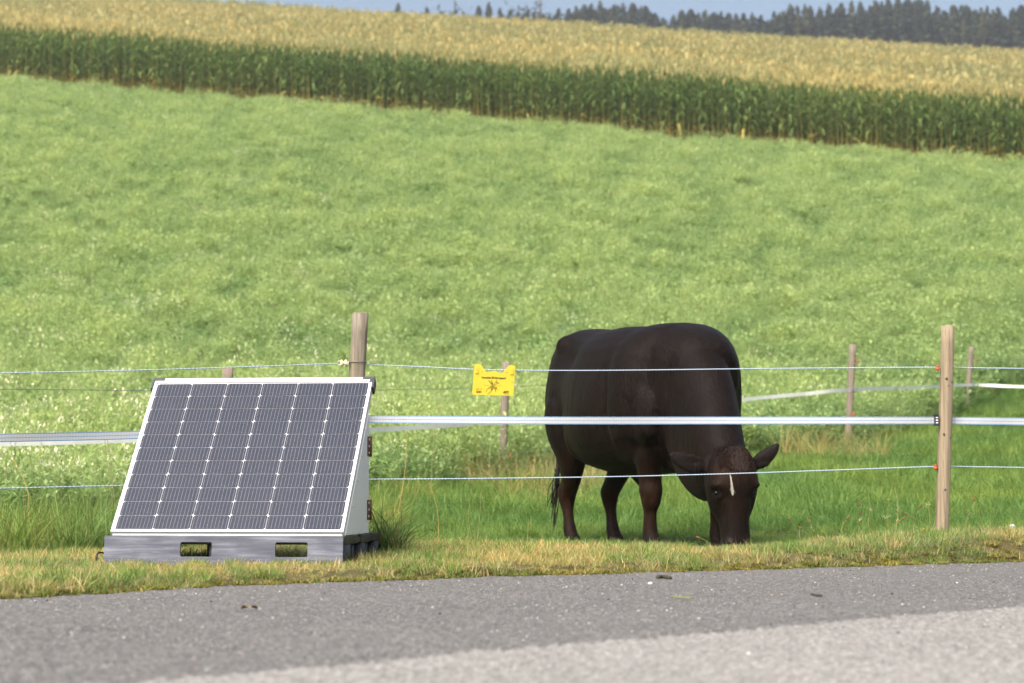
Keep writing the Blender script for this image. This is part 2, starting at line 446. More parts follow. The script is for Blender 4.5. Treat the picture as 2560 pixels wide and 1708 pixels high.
# deck with a raised rim, notched
cell_box('deck', (xl + .004, .004, PH - .034), (xr - .004, PD - .004, PH - .006))
for lo, hi in (((xl, 0, PH - .036), (xr, .016, PH)), ((xl, PD - .016, PH - .036), (xr, PD, PH)), ((xl, .0165, PH - .036), (xl + .016, PD - .0165, PH)), ((xr - .016, .0165, PH - .036), (xr, .30, PH)), ((xr - .016, .36, PH - .036), (xr, .56, PH)), ((xr - .016, .62, PH - .036), (xr, PD - .0165, PH))):
    cell_box('rim', lo, hi, .004)
blocks = [(xl, .12, 0, .17), (-.08, .10, 0, .15), (xr - .12, .12, 0, .17),
          (xl, .10, .34, .14), (-.17, .10, .34, .12), (xr - .10, .10, .36, .12),
          (xl, .04, .64, .16), (-.27, .12, .66, .14), (xr - .12, .12, .66, .14)]
for bx_, bw, by_, bd in blocks:
    b = MB(); n = 20; vs = []          # block of rounded plan with ribs
    for zz in (.0, PH - .036):
        for k in range(n):
            a = 2 * math.pi * k / n; ca, sa = math.cos(a), math.sin(a)
            e = .45
            vs.append((bx_ + bw / 2 + bw / 2 * math.copysign(abs(ca) ** e, ca), by_ + bd / 2 + bd / 2 * math.copysign(abs(sa) ** e, sa), zz))
    b.add(vs, [(k, (k + 1) % n, n + (k + 1) % n, n + k) for k in range(n)] + [tuple(range(n - 1, -1, -1)), tuple(range(n, 2 * n))])
    b.build('block', M['pallet'], pal, True).data.polygons[-1].use_smooth = False
for lo, hi in (((xl, .02, .001), (xl + .09, PD - .02, .022)), ((xr - .10, .02, .001), (xr - .01, PD - .02, .022))):
    cell_box('runner', lo, hi)
# inner uprights seen in the side openings
for yy in (.25, .55):
    bm = MB().tube([(xr - .06, yy, .02), (xr - .06, yy, PH - .035)], .05, 16); bm.build('rib', M['pallet'], pal, True)

# board across the pallet's front, leaning slightly, with two openings
brd = empty('front_board', (UX, UY, GZU), YAW)
tag(brd, 'long grey weathered board along the front edge of the pallet', 'board')
cu = bpy.data.curves.new('board', 'CURVE'); cu.dimensions = '2D'; cu.fill_mode = 'BOTH'; cu.extrude = .005; cu.bevel_depth = .0008
def poly(cu, pts):
    s = cu.splines.new('POLY'); s.points.add(len(pts) - 1); s.use_cyclic_u = True
    for p, q in zip(s.points, pts): p.co = (q[0], q[1], 0, 1)
def rrect(x0, y0, x1, y1, r, n=4):
    out = []
    for cx, cy, a0 in ((x1 - r, y0 + r, -90), (x1 - r, y1 - r, 0), (x0 + r, y1 - r, 90), (x0 + r, y0 + r, 180)):
        for k in range(n + 1):
            a = math.radians(a0 + 90 * k / n); out.append((cx + r * math.cos(a), cy + r * math.sin(a)))
    return out
poly(cu, rrect(-.523, -.03, .512, .150, .003))
poly(cu, rrect(-.19, .062, -.052, .125, .008))
poly(cu, rrect(.222, .062, .362, .125, .008))
def curve_mesh(cu, name, mat):
    o = bpy.data.objects.new(name, cu); COL.objects.link(o)
    dg = bpy.context.evaluated_depsgraph_get(); dg.update()
    me = bpy.data.meshes.new_from_object(o.evaluated_get(dg)); bpy.data.objects.remove(o)
    me.materials.clear(); me.materials.append(mat); me.name = name
    return me
bo = link('plank', curve_mesh(cu, 'plank', M['board']), brd)
bo.location = (0, -.028, .0); bo.rotation_euler = (math.radians(90 - 6), 0, 0)

unit = empty('solar_panel', (UX, UY, GZU + PH), YAW)
tag(unit, 'grey solar panel of six cell columns in a white frame, tilted on a pallet', 'solar panel')
PWD, SL, TILT = 1.015, .925, math.radians(47.0)
HT, HB = SL * math.sin(TILT), SL * math.cos(TILT)
# slope frame: X across, S up the slope, N out of the panel
TM = Matrix(((1, 0, 0), (0, math.cos(TILT), -math.sin(TILT)), (0, math.sin(TILT), math.cos(TILT)))).to_4x4()
TM.translation = (0, .012, .016)
def slope_obj(name, mb, mat, parent=unit, bev=0):
    o = mb.build(name, mat, parent); o.matrix_local = TM
    if bev: bevel(o, bev)
    return o
fw, ft = .011, .035
slope_obj('frame_rail', MB().box((-PWD/2, 0, -ft), (PWD/2, fw + .002, .004)), M['alu'], bev=.0015)
slope_obj('frame_rail', MB().box((-PWD/2, SL - fw, -ft), (PWD/2, SL, .004)), M['alu'], bev=.0015)
slope_obj('frame_stile', MB().box((-PWD/2, fw + .0025, -ft), (-PWD/2 + fw, SL - fw - .0005, .0035)), M['alu'], bev=.0015)
slope_obj('frame_stile', MB().box((PWD/2 - fw, fw + .0025, -ft), (PWD/2, SL - fw - .0005, .0035)), M['alu'], bev=.0015)
slope_obj('backsheet', MB().box((-PWD/2 + fw, fw, -.012), (PWD/2 - fw, SL - fw, -.0045)), M['backsheet'])
# top profile and the black corner caps
slope_obj('top_profile', MB().box((-PWD/2 + .045, SL + .001, -.030), (PWD/2 - .045, SL + .014, .005)), M['alu'], bev=.002)
for sx in (-1, 1):
    b = MB()
    x0, x1 = sorted((sx * (PWD/2 - .045), sx * (PWD/2 + .010)))
    b.box((x0, SL + .0005, -.040), (x1, SL + .016, .0075))
    x0, x1 = sorted((sx * (PWD/2 + .0005), sx * (PWD/2 + .011)))
    b.box((x0, SL - .052, -.040), (x1, SL, .007))
    if sx > 0: b.box((PWD/2 - .0115, SL - .018, .0042), (PWD/2 + .0003, SL + .0003, .0072))
    slope_obj('corner_cap', b, M['cap'], bev=.0015)
# cells: two outlines (corners cut at the top or at the bottom), shared meshes
NC, NR = 6, 11
gx0, gx1, gs0, gs1 = -PWD/2 + fw + .004, PWD/2 - fw - .004, fw + .007, SL - fw - .004
pw_, ps_ = (gx1 - gx0) / NC, (gs1 - gs0) / NR
cw, ch, cc = pw_ - .0024, ps_ - .0028, .0090
def cell_mesh(name, cut_top):
    pts = [(0, 0), (cw, 0), (cw, ch - cc), (cw - cc * .35, ch - cc * .35), (cw - cc, ch), (cc, ch), (cc * .35, ch - cc * .35), (0, ch - cc)]
    if not cut_top: pts = [(x, ch - y) for x, y in pts][::-1]
    b = MB(); n = len(pts)
    vs = [(x, y, -.0022) for x, y in pts] + [(x, y, -.004) for x, y in pts]
    b.add(vs, [tuple(range(n))] + [((k + 1) % n, k, n + k, n + (k + 1) % n) for k in range(n)], uv=[(x / cw, y / ch) for x, y, z in vs])
    return b.mesh(name, M['cell'])
cm = [cell_mesh('cell', True), cell_mesh('cell', False)]
for r in range(NR):
    for c in range(NC):
        o = link('cell', cm[c % 2], unit)
        o.matrix_local = TM @ Matrix.Translation((gx0 + c * pw_ + .0012, gs0 + r * ps_ + .0014, 0))
slope_obj('cover_glass', MB().box((-PWD/2 + fw + .0002, fw + .003, -.0012), (PWD/2 - fw - .0002, SL - fw - .001, .0006)), M['glass'])
# sheet metal housing: two side cheeks, rear door, rivets, hinges
def cheek(x0, x1):
    d = .035
    yb = .555
    pr = [(.030 - .006, .003), (yb, .003), (yb, .003 + (yb - .06) * math.tan(TILT)), (.075, .036)]
    pr = [(.042, .003), (yb, .003), (yb, (yb - .042) * math.tan(TILT) - .002)]
    vs = [(x0, y, z) for y, z in pr] + [(x1, y, z) for y, z in pr]; n = len(pr)
    b = MB(); b.add(vs, [tuple(range(n - 1, -1, -1)), tuple(range(n, 2 * n))] + [(k, (k + 1) % n, n + (k + 1) % n, n + k) for k in range(n)])
    return bevel(b.build('side_cheek', M['zinc'], unit), .001)
cheek(PWD/2 - .006, PWD/2 + .002); cheek(-PWD/2 - .002, -PWD/2 + .006)
MB().box((-PWD/2 + .007, .548, .003), (PWD/2 - .007, .554, .50)).build('rear_door', M['zinc'], unit)
MB().box((-PWD/2 + .007, .02, .001), (PWD/2 - .007, .10, .014)).build('bottom_ledge', M['zinc'], unit)
rv = MB(); rv.lathe([(.0062, 0), (.0060, .0015), (.0042, .0032), (.001, .0038)], 10)
rvm = rv.mesh('rivet', M['rivet'], True)
RX = Matrix.Rotation(math.radians(90), 4, 'Y')
for y, z in ((.07, .012), (.20, .012), (.32, .012), (.48, .012), (.20, .125), (.305, .235), (.40, .345), (.50, .465), (.53, .40)):
    o = link('rivet', rvm, unit); o.matrix_local = Matrix.Translation((PWD/2 + .002, y, z)) @ RX
for z in (.062, .345):
    h = MB().box((PWD/2 + .0022, .512, z), (PWD/2 + .0055, .555, z + .088)).build('hinge', M['rust'], unit); bevel(h, .001)
    MB().tube([(PWD/2 + .006, .562, z - .002), (PWD/2 + .006, .562, z + .09)], .0085, 12).build('hinge_pin', M['rust'], h, True)
    for k in range(3):
        o = link('screw', rvm, h); o.matrix_local = Matrix.Translation((PWD/2 + .0055, .535, z + .015 + .03 * k)) @ RX

cb = MB().tube([at(255 + 8, 1386, 9.25), at(255 + 2, 1382, 9.22), at(255 - 8, 1381, 9.2), at(255 - 13, 1387, 9.18), at(255 - 14, 1402, 9.17)], .0042, 8).build('cable', M['black'], None, True)
tag(cb, 'short black cable sticking out beside the grey board', 'cable')

# ---------------------------------------------------------------- fences
def post(name, top, bot, width, mat, seed, label, group, wonky=.04, square=.0):
    """leaning round-cornered post from bottom point to top point"""
    r = random.Random(seed)
    bot = Vector(bot); top = Vector(top)
    root = empty(name, bot)
    L = (top - bot).length; ax = (top - bot).normalized()
    b = MB(); n = 20; rows = 14; vs = []; off = [r.uniform(-1, 1) for _ in range(n)]
    cr = [1 - (.10 if r.random() < .22 else 0) for _ in range(n)]
    for i in range(rows + 1):
        tt = -.25 / L + (1 + .25 / L) * i / rows
        for k in range(n):
            a = 2 * math.pi * k / n; ca, sa = math.cos(a), math.sin(a)
            e = 1 - square
            rr = width / 2 * cr[k] * (1 + wonky * off[k] + .015 * math.sin(3 * tt + k)) * (1 - .03 * tt)
            p = Vector((math.copysign(abs(ca) ** e, ca) * rr, math.copysign(abs(sa) ** e, sa) * rr, 0)) + ax * (L * tt)
            if i == rows: p.z += r.uniform(-.003, .003)
            vs.append(p)
    fs = [(i*n+k, i*n+(k+1) % n, (i+1)*n+(k+1) % n, (i+1)*n+k) for i in range(rows) for k in range(n)]
    ctr = len(vs); vs.append(ax * (L + .001)); fs += [(rows*n+k, rows*n+(k+1) % n, ctr) for k in range(n)]
    b.add(vs, fs); o = b.build('pole', mat, root, True)
    for p in o.data.polygons[-n:]: p.use_smooth = False
    tag(root, label, 'fence post', group)
    return root, ax
def ring_insulator(root, p, s=1.0, mat='orange', side=-1):
    """reel-shaped insulator on a short screw hook; p in world"""
    q = Vector(p) - root.location
    b = MB(); prof = [(.004, -.014), (.0115, -.012), (.0125, -.004), (.009, 0), (.006, .003), (.0095, .007), (.0095, .013), (.003, .014)]
    b.lathe([(r * s, z * s) for r, z in prof], 14, mat=Matrix.Translation(q))
    o = b.build('insulator', M[mat], root, True)
    MB().tube([q + Vector((0, 0, -.013 * s)), q + Vector((-side * .003, 0, -.026 * s)), q + Vector((-side * .02 * s, .004, -.024 * s)), q + Vector((-side * .045 * s, .012, -.02 * s))], .0022 * s, 6).build('hook', M['wire'], o, True)

DL, DR = 11.0, 11.5
lp_top = at(902, 783, DL); lp_q = at(892, 950, DL)
lp_bot = lp_q + (lp_q - lp_top) * ((lp_q.z - float(ground_z(lp_q.x, DL))) / (lp_top.z - lp_q.z))
lp, _ = post('fence_post', lp_top, lp_bot, .083, M['old_wood'], 5, 'weathered grey-brown fence post rising behind the solar panel, cream insulator on it', 'posts of the front fence', .07, .12)
# cream reel insulator with its wire wound round the post
q = at(861, 908, DL - .02) - lp.location
b = MB()
for dx in (-.012, .010):
    b.lathe([(.006, -.006), (.017, -.005), (.019, 0), (.017, .005), (.006, .006)], 14, mat=Matrix.Translation(q + Vector((dx, 0, 0))) @ Matrix.Rotation(math.radians(78), 4, 'Y'))
b.tube([q + Vector((-.018, 0, 0)), q + Vector((.024, 0, 0))], .009, 10)
for dz in (-.010, .010): b.tube([q + Vector((-.014, -.008, dz)), q + Vector((-.036, -.008, dz * .9))], [.0035, .0012], 6)
b.tube([q + Vector((0, -.010, .006)), q + Vector((.024, -.006, -.014))], .007, 8)
ins = b.build('insulator', M['cream'], lp, True)
c0 = at(892 + 2, 906, DL) - lp.location
b = MB(); pts = []
for k in range(26):
    a = math.pi * 1.02 + 2 * math.pi * k / 25
    pts.append(Vector((c0.x + .0455 * math.cos(a), .0455 * math.sin(a), c0.z + .002 * math.sin(a * .5))))
b.tube(pts, .0026, 6)
b.tube([pts[0], q + Vector((.012, -.004, .006)), q + Vector((.008, -.014, -.004)), q + Vector((.010, -.010, -.018))], .003, 6)
b.build('binding_wire', M['wire'], lp, True)
# moss cap on the old post
rp_top = at(2369.5, 815, DR); rp_bot = at(2354, 1337, DR)
rp, rax = post('fence_post', rp_top, rp_bot, .074, M['new_wood'], 9, 'pale brown fence post beside the grazing cow, black tape clip and orange insulators on it', 'posts of the front fence', .03, .10)
ring_insulator(rp, at(2344, 920, DR - .01)); ring_insulator(rp, at(2339, 1168, DR - .01))
qa, qb = at(2335, 1037, DR - .035) - rp.location, at(2346, 1063, DR - .035) - rp.location
b = MB(); b.box((qa.x + .004, qa.y, qb.z), (qb.x + .004, qa.y + .02, qa.z))
b.box((qa.x - .004, qa.y - .006, qa.z - .006), (qb.x, qa.y + .012, qa.z + .004)); b.box((qa.x, qa.y - .006, qb.z - .004), (qb.x, qa.y + .012, qb.z + .006))
cl = bevel(b.build('tape_clip', M['black'], rp), .0015)
b = MB()
for k in range(3): b.box((qa.x + .009, qa.y - .0012, qb.z + .010 + .014 * k), (qb.x - .001, qa.y - .0002, qb.z + .016 + .014 * k))
b.build('clip_slot', M['alu'], cl)
for (kx, ky, kr) in ((2363, 948, .007), (2378, 956, .006), (2357, 1087, .007), (2374, 1095, .006), (2360, 1225, .006), (2344, 1230, .005), (2369, 965, .004)):
    kp = at(kx, ky, DR) - rp.location
    cxl = rax * (kp.z / rax.z); ux = kp.x - cxl.x
    yy = -math.sqrt(max(1e-6, .0365 ** 2 - ux * ux)) + cxl.y
    n_ = Vector((ux, yy - cxl.y, 0)).normalized()
    vs = [Vector((kp.x, yy, kp.z)) + n_ * .0025]
    tg = Vector((-n_.y, n_.x, 0))
    for k in range(10):
        a = 2 * math.pi * k / 10; vs.append(Vector((kp.x, yy, kp.z)) + tg * math.cos(a) * kr * rnd.uniform(.8, 1.1) + Vector((0, 0, 1)) * math.sin(a) * kr * 1.15 - n_ * .001)
    MB().add(vs, [(0, 1 + k, 1 + (k + 1) % 10) for k in range(10)]).build('knot', M['knot'], rp, True)

BACK = [((570.5, 919), 15.6, 1232, (571 - 14), .080), ((1266, 906), 20.0, 1206, 1255, .080), ((2132.5, 861), 25.0, 1122, 2118, .080), ((2429, 866), 31.0, 1078, 2413, .080)]
bl = ['grey back fence post whose top shows above the solar panel', 'grey back fence post behind the yellow warning sign, dry grass round its foot',
      'thin grey-brown back fence post between the cow and the pale front post', 'farthest grey-brown back fence post, just beyond the pale front post']
backs = []
for i, ((tx, ty), D, by_, bxp, w) in enumerate(BACK):
    r_, _ = post('fence_post', at(tx, ty, D), at(bxp, by_, D), w, M['far_wood'], 30 + i, bl[i], 'posts of the back fence', .04, .2)
    backs.append(r_)
ring_insulator(backs[1], at(1275, 1137, 19.95), 1.25, side=1)
for i, pts_ in ((2, ((2144, 904), (2134, 1037))), (3, ((2439, 902), (2428, 1020)))):
    for p_ in pts_: ring_insulator(backs[i], at(*p_, BACK[i][1] - .05), 1.3, side=1)
for i, (x_, y_) in ((2, (2139, 974)), (3, (2434, 962))):
    p_ = at(x_, y_, BACK[i][1] - .06) - backs[i].location
    bevel(MB().box(p_ - Vector((.02, .02, .03)), p_ + Vector((.02, .02, .03))).build('tape_clip', M['wire'], backs[i]), .005)

def catmull(pts, n=10):
    P = [Vector(p) for p in pts]; P = [P[0] * 2 - P[1]] + P + [P[-1] * 2 - P[-2]]; out = []
    for i in range(1, len(P) - 2):
        a, b_, c, d = P[i-1:i+3]
        for k in range(n):
            t_ = k / n
            out.append(.5 * ((2 * b_) + (c - a) * t_ + (2 * a - 5 * b_ + 4 * c - d) * t_ ** 2 + (3 * b_ - a - 3 * c + d) * t_ ** 3))
    out.append(P[-2]); return out
def cordline(name, pts, r, mat, label, cat='fence wire', group=None):
    o = MB().tube(pts, r, 6).build(name, mat, None, True)
    return tag(o, label, cat, group)
def tape(name, pts, width, mat, label):
    """thin flat band standing on edge, slightly rippled"""
    b = MB(); vs, uv = [], []; L = 0
    for i, p in enumerate(pts):
        if i: L += (pts[i] - pts[i-1]).length
        tw = .12 * math.sin(i * .31) ; wz = Vector((0, math.sin(tw), math.cos(tw))) * width / 2
        nn = Vector((0, math.cos(tw), -math.sin(tw))) * .0006
        vs += [p - wz - nn, p + wz - nn, p + wz + nn, p - wz + nn]
        uv += [(L, 0), (L, 1), (L, 1), (L, 0)]
    fs = []
    for i in range(len(pts) - 1):
        for k in range(4): fs.append((i*4+k, i*4+(k+1) % 4, (i+1)*4+(k+1) % 4, (i+1)*4+k))
    b.add(vs, fs, uv=uv)
    return tag(b.build(name, mat), label, 'fence tape')

def DF(px):   # depth of the front fence at a photo column
    if px < 895: return float(np.interp(px, [-300, 0, 895], [9.58, 9.93, 11.05]))
    return float(np.interp(px, [895, 2353, 2900], [11.05, 11.55, 11.7]))
fp = lambda L: [at(x, y, DF(x)) for x, y in L]
cordline('fence_wire', catmull(fp([(-260, 940), (0, 933), (300, 927), (600, 918), (860, 908.5)]), 8) + catmull(fp([(870, 908.5), (905, 911), (1050, 917), (1200, 924), (1400, 926.5), (1600, 925.5), (1840, 922.5), (2100, 920), (2345, 918.5), (2450, 920), (2560, 921.5), (2820, 925)]), 8), .0030, M['cord'],
         'thin blue-white upper wire of the front fence, carrying the yellow sign', group='wires of the front fence')
cordline('fence_wire', catmull(fp([(-260, 1226), (0, 1221), (300, 1214), (600, 1207), (893, 1199), (1100, 1197.5), (1400, 1194), (1600, 1190.5), (1840, 1184), (2100, 1175), (2343, 1166.5), (2450, 1167.5), (2560, 1169), (2820, 1173)]), 8), .0030, M['cord'],
         'thin blue-white lower wire of the front fence, crossing the cow\'s forehead', group='wires of the front fence')
tape('fence_tape', catmull(fp([(-260, 1104), (0, 1095.3), (340, 1087.5), (620, 1072), (905, 1048), (950, 1048.5), (1400, 1051.5), (1840, 1051.5), (2340, 1051.5), (2400, 1052), (2560, 1054), (2820, 1058)]), 12), .0405, M['tape'],
     'wide white tape with blue threads along the front fence, crossing the cow')
def DB(px): return float(np.interp(px, [-900, 570, 1262, 2128, 2425, 3300], [12, 15.55, 19.95, 24.93, 30.9, 32.6]))
fb = lambda L: [at(x, y, DB(x)) for x, y in L]
tape('fence_tape', catmull(fb([(-400, 1120), (568, 1092), (930, 1075), (1100, 1065), (1262, 1055), (1560, 1036), (1862, 999), (2000, 986), (2128, 974), (2290, 969), (2425, 962.5), (2560, 967), (2900, 975)]), 10), .042, M['old_tape'],
     'sagging off-white tape of the back fence, seen beyond the cow')
cordline('fence_wire', catmull(fb([(-400, 972), (0, 973), (370, 977), (568, 977), (936, 975), (1262, 968), (1700, 940), (2144, 903), (2290, 908), (2439, 900), (2900, 905)]), 8), .0028, M['wire'], 'thin grey upper wire of the back fence', group='wires of the back fence')
cordline('fence_wire', catmull(fb([(-400, 1232), (0, 1226), (300, 1211), (568, 1196), (925, 1170), (1120, 1150), (1275, 1136), (1700, 1090), (2134, 1036), (2428, 1019), (2900, 1012)]), 8), .0028, M['wire'], 'thin grey lower wire of the back fence', group='wires of the back fence')

# ---------------------------------------------------------------- warning sign
DS = DF(1236) - .012
sg = empty('warning_sign', at(1150 + 1020 / 12.06, 880 + 860 / 12.06, DS), math.atan2(DF(1500) - DF(1000), (at(1500, 920, DF(1500)) - at(1000, 920, DF(1000))).x))
tag(sg, 'yellow plastic warning sign with cat-eared top edge hanging on the upper wire', 'sign')
S = DS / FPX / 12.06
zs = lambda pts: [((x - 1020) * S, (860 - y) * S) for x, y in pts]
cu = bpy.data.curves.new('plate', 'CURVE'); cu.dimensions = '2D'; cu.fill_mode = 'BOTH'; cu.extrude = .0011; cu.bevel_depth = .0003
poly(cu, zs([(362, 1255), (428, 425), (434, 398), (455, 380), (480, 375), (600, 376), (622, 384), (640, 402), (790, 608), (800, 613), (900, 615), (930, 605), (1000, 570), (1030, 564), (1070, 568), (1100, 584), (1160, 620), (1190, 626), (1275, 627), (1290, 620), (1470, 418), (1495, 402), (1520, 398), (1640, 402), (1665, 414), (1676, 440), (1617, 1275), (1604, 1305), (1575, 1318), (395, 1301), (370, 1286)][::-1]))
for hx, hy in ((658, 602), (1422, 615), (1590, 917)):
    poly(cu, zs([(hx + 20 * math.cos(a), hy + 24 * math.sin(a)) for a in np.linspace(0, 2 * math.pi, 14, endpoint=False)]))
RXP = Matrix.Rotation(math.radians(90), 4, 'X')
pl = link('plate', curve_mesh(cu, 'plate', M['sign']), sg); pl.matrix_local = RXP
def flat(name, polys, mat, lift=.0019):
    b = MB()
    for pp in polys:
        q_ = zs(pp); n = len(q_)
        vs = [(x, -lift, z) for x, z in q_] + [(x, -lift + .0003, z) for x, z in q_]
        b.add(vs, [tuple(range(n)), tuple(range(2*n - 1, n - 1, -1))] + [(k, n + k, n + (k + 1) % n, (k + 1) % n) for k in range(n)])
    return b.build(name, mat, sg)
def stroke(pts, w):
    out = []
    for (x0, y0), (x1, y1) in zip(pts, pts[1:]):
        d = math.hypot(x1 - x0, y1 - y0) or 1; nx_, ny_ = -(y1 - y0) / d * w / 2, (x1 - x0) / d * w / 2
        out.append([(x0 + nx_, y0 + ny_), (x1 + nx_, y1 + ny_), (x1 - nx_, y1 - ny_), (x0 - nx_, y0 - ny_)])
    return out
art = [[(1000, 1000), (930, 925), (850, 850), (900, 925), (940, 990), (932, 945), (990, 1010)], [(1000, 995), (978, 930), (945, 850), (952, 905), (985, 990)],
       [(1015, 1010), (1048, 930), (1120, 855), (1095, 932), (1185, 930), (1095, 965), (1030, 1015)], [(1025, 1040), (1085, 1105), (1080, 1045), (1135, 1142), (1098, 1108), (1058, 1085), (1080, 1215), (1050, 1130), (1018, 1045)],
       [(1000, 1030), (925, 1115)], [(985, 1022), (865, 1120)], [(1012, 1045), (935, 1130)], [(1012, 1080), (925, 1170)], [(962, 1030), (890, 1062), (802, 1150), (790, 1215)], [(1012, 1098), (900, 1232), (825, 1268)], [(1002, 1010), (1018, 1060)]]
flat('spark_and_hand_drawing', sum([stroke(a_, 15) for a_ in art], []), M['thin_ink'])
flat('wire_line', stroke([(715, 1005), (990, 1020)], 7) + stroke([(1030, 1021), (1240, 1024)], 7), M['thin_ink'], .0017)
def text(name, s, x0, x1, ybase, h, mat, bold=.0, shear=0.0, rot=0.0):
    c_ = bpy.data.curves.new(name, 'FONT'); c_.body = s; c_.size = 1.0; c_.offset = bold; c_.shear = shear; c_.extrude = .002
    me = curve_mesh(c_, name, mat)
    V = np.zeros(len(me.vertices) * 3); me.vertices.foreach_get('co', V); V = V.reshape(-1, 3)
    mn, mx_ = V.min(0), V.max(0)
    V[:, 0] = (V[:, 0] - mn[0]) / (mx_[0] - mn[0]) * (x1 - x0) * S + (x0 - 1020) * S
    V[:, 1] = V[:, 1] / .70 * h * S + (860 - ybase) * S - (V[:, 0] - (x0 - 1020) * S) * rot
    V[:, 2] = V[:, 2] * .05 + .0019
    me.vertices.foreach_set('co', V.ravel()); me.update()
    o = link(name, me, sg); o.matrix_local = RXP; return o
text('lettering', 'Vorsicht Elektrozaun!', 640, 1385, 806, 66, M['ink'], .034, 0, .020)
text('logo_lettering', 'AKO', 1293, 1476, 1240, 66, M['ink'], .05, .32, .01)
flat('small_print', [[(x, y), (x + w_, y), (x + w_, y + 7), (x, y + 7)] for y in (1101, 1136) for x, w_ in ((485, 50), (542, 60), (610, 46))] + [[(485, 1150), (520, 1150), (520, 1156), (485, 1156)]], M['thin_ink'])
flat('logo_small_print', [[(1330 + 22 * k, 1264 + k * .2), (1330 + 22 * k + 17, 1264 + k * .2), (1330 + 22 * k + 17, 1276 + k * .2), (1330 + 22 * k, 1276 + k * .2)] for k in range(8)], M['ink'])
flat('barcode', [[(x, 1176), (x + w_, 1176), (x + w_, 1245), (x, 1245)] for x, w_ in ((485, 8), (499, 4), (509, 12), (526, 9), (552, 6), (563, 12), (580, 5), (590, 8), (603, 5), (618, 4), (628, 9))], M['ink'])
for ox, oy in ((0, 0), (1065, 22)):
    b = MB()
    for (x0, y0, x1, y1, dz) in ((455, 560, 545, 655, .0065), (470, 440, 560, 548, .0035)):
        a_, c_ = zs([(x0 + ox, y1 + oy), (x1 + ox, y0 + oy)])
        b.box((a_[0], -dz, a_[1]), (c_[0], -.0012, c_[1]))
    bevel(b.build('clip', M['sign'], sg), .0008)

# ---------------------------------------------------------------- the cow
COW_O = (.925, 12.49)
COW_RZ = math.radians(-66)
cow = empty('cow', (COW_O[0], COW_O[1], .014), COW_RZ); cow.scale = (1.025, 1.025, 1.025)
tag(cow, 'dark brown cow grazing behind the fence with its head down, facing the road', 'cow')

def cr(vals, n):
    """Catmull-Rom resampling of rows"""
    A = np.array(vals, float); A = np.vstack([2 * A[0] - A[1], A, 2 * A[-1] - A[-2]]); out = []
    for i in range(1, len(A) - 2):
        a, b_, c, d = A[i-1], A[i], A[i+1], A[i+2]
        for k in range(n):
            t_ = k / n
            out.append(.5 * (2 * b_ + (c - a) * t_ + (2*a - 5*b_ + 4*c - d) * t_**2 + (3*b_ - a - 3*c + d) * t_**3))
    out.append(A[-2]); return np.array(out)
cowb = MB()
def loft(rows, side0, n=4, m=28, exp=.9, up_hint=None):
    """rows: x,y,z (centre), half width, half height up, half height down; rings stand square to the path"""
    R_ = cr(rows, n); P = R_[:, :3]; vs = []; N = len(P)
    for i in range(N):
        tg = P[min(i+1, N-1)] - P[max(i-1, 0)]; tg /= np.linalg.norm(tg)
        sd = np.array(side0, float); sd -= tg * sd.dot(tg); sd /= np.linalg.norm(sd)
        up = np.cross(tg, sd)
        if up_hint is not None and up.dot(up_hint) < 0: up = -up
        w, hu, hd = np.maximum(R_[i, 3:6], .004)
        for k in range(m):
            a = 2 * math.pi * k / m; ca, sa = math.cos(a), math.sin(a)
            vs.append(P[i] + sd * w * math.copysign(abs(ca) ** exp, ca) + up * (hu if sa > 0 else hd) * math.copysign(abs(sa) ** exp, sa))
    fs = [(i*m+k, i*m+(k+1) % m, (i+1)*m+(k+1) % m, (i+1)*m+k) for i in range(N-1) for k in range(m)]
    c0 = len(vs); vs += [P[0], P[-1]]
    fs += [(c0, (k+1) % m, k) for k in range(m)] + [(c0+1, (N-1)*m+k, (N-1)*m+(k+1) % m) for k in range(m)]
    cowb.add(vs, fs)
Z = np.array([0, 0, 1.])
def trunk_row(x, top, bot, hw, y=0, mid=.5):
    c = bot + (top - bot) * mid; return (x, y, c, hw, top - c, c - bot)
loft([trunk_row(-1.31, 1.16, .92, .07), trunk_row(-1.27, 1.235, .78, .16), trunk_row(-1.18, 1.295, .66, .235), trunk_row(-1.04, 1.33, .575, .275), trunk_row(-.86, 1.325, .525, .295),
      trunk_row(-.62, 1.31, .455, .36, mid=.47), trunk_row(-.38, 1.302, .425, .385, mid=.45), trunk_row(-.14, 1.30, .43, .40, .03, mid=.47), trunk_row(.04, 1.30, .45, .375, .045), trunk_row(.18, 1.28, .47, .315, .04),
      trunk_row(.31, 1.23, .50, .245, .02), trunk_row(.42, 1.10, .56, .17), trunk_row(.49, .98, .65, .10)], (0, 1, 0), up_hint=Z, exp=.76)
loft([(.02, 0, .96, .24, .34, .36), (.22, -.005, .90, .215, .34, .33), (.42, -.03, .80, .175, .29, .37), (.58, -.065, .68, .158, .235, .385), (.72, -.095, .57, .138, .19, .345),
      (.84, -.115, .475, .118, .145, .26), (.92, -.115, .41, .09, .10, .14)], (0, 1, 0), up_hint=Z)
HY = math.radians(-13)          # head turned a little to the cow's right
fv = np.array([math.cos(HY), math.sin(HY), 0.]); sv = np.array([-math.sin(HY), math.cos(HY), 0.])
tl = math.radians(9)
uv_ = -Z * math.cos(tl) + fv * math.sin(tl); fn = fv * math.cos(tl) + Z * math.sin(tl)
HP = np.array([.890, -.112, .515])
def hp(u, f, s=0.0): return HP + uv_ * u + fn * f + sv * s
def head_row(u, f0, f1, hw):    # f0 back, f1 front of the section
    c = (f0 + f1) / 2; p = hp(u, c); return (*p, hw, f1 - c, c - f0)
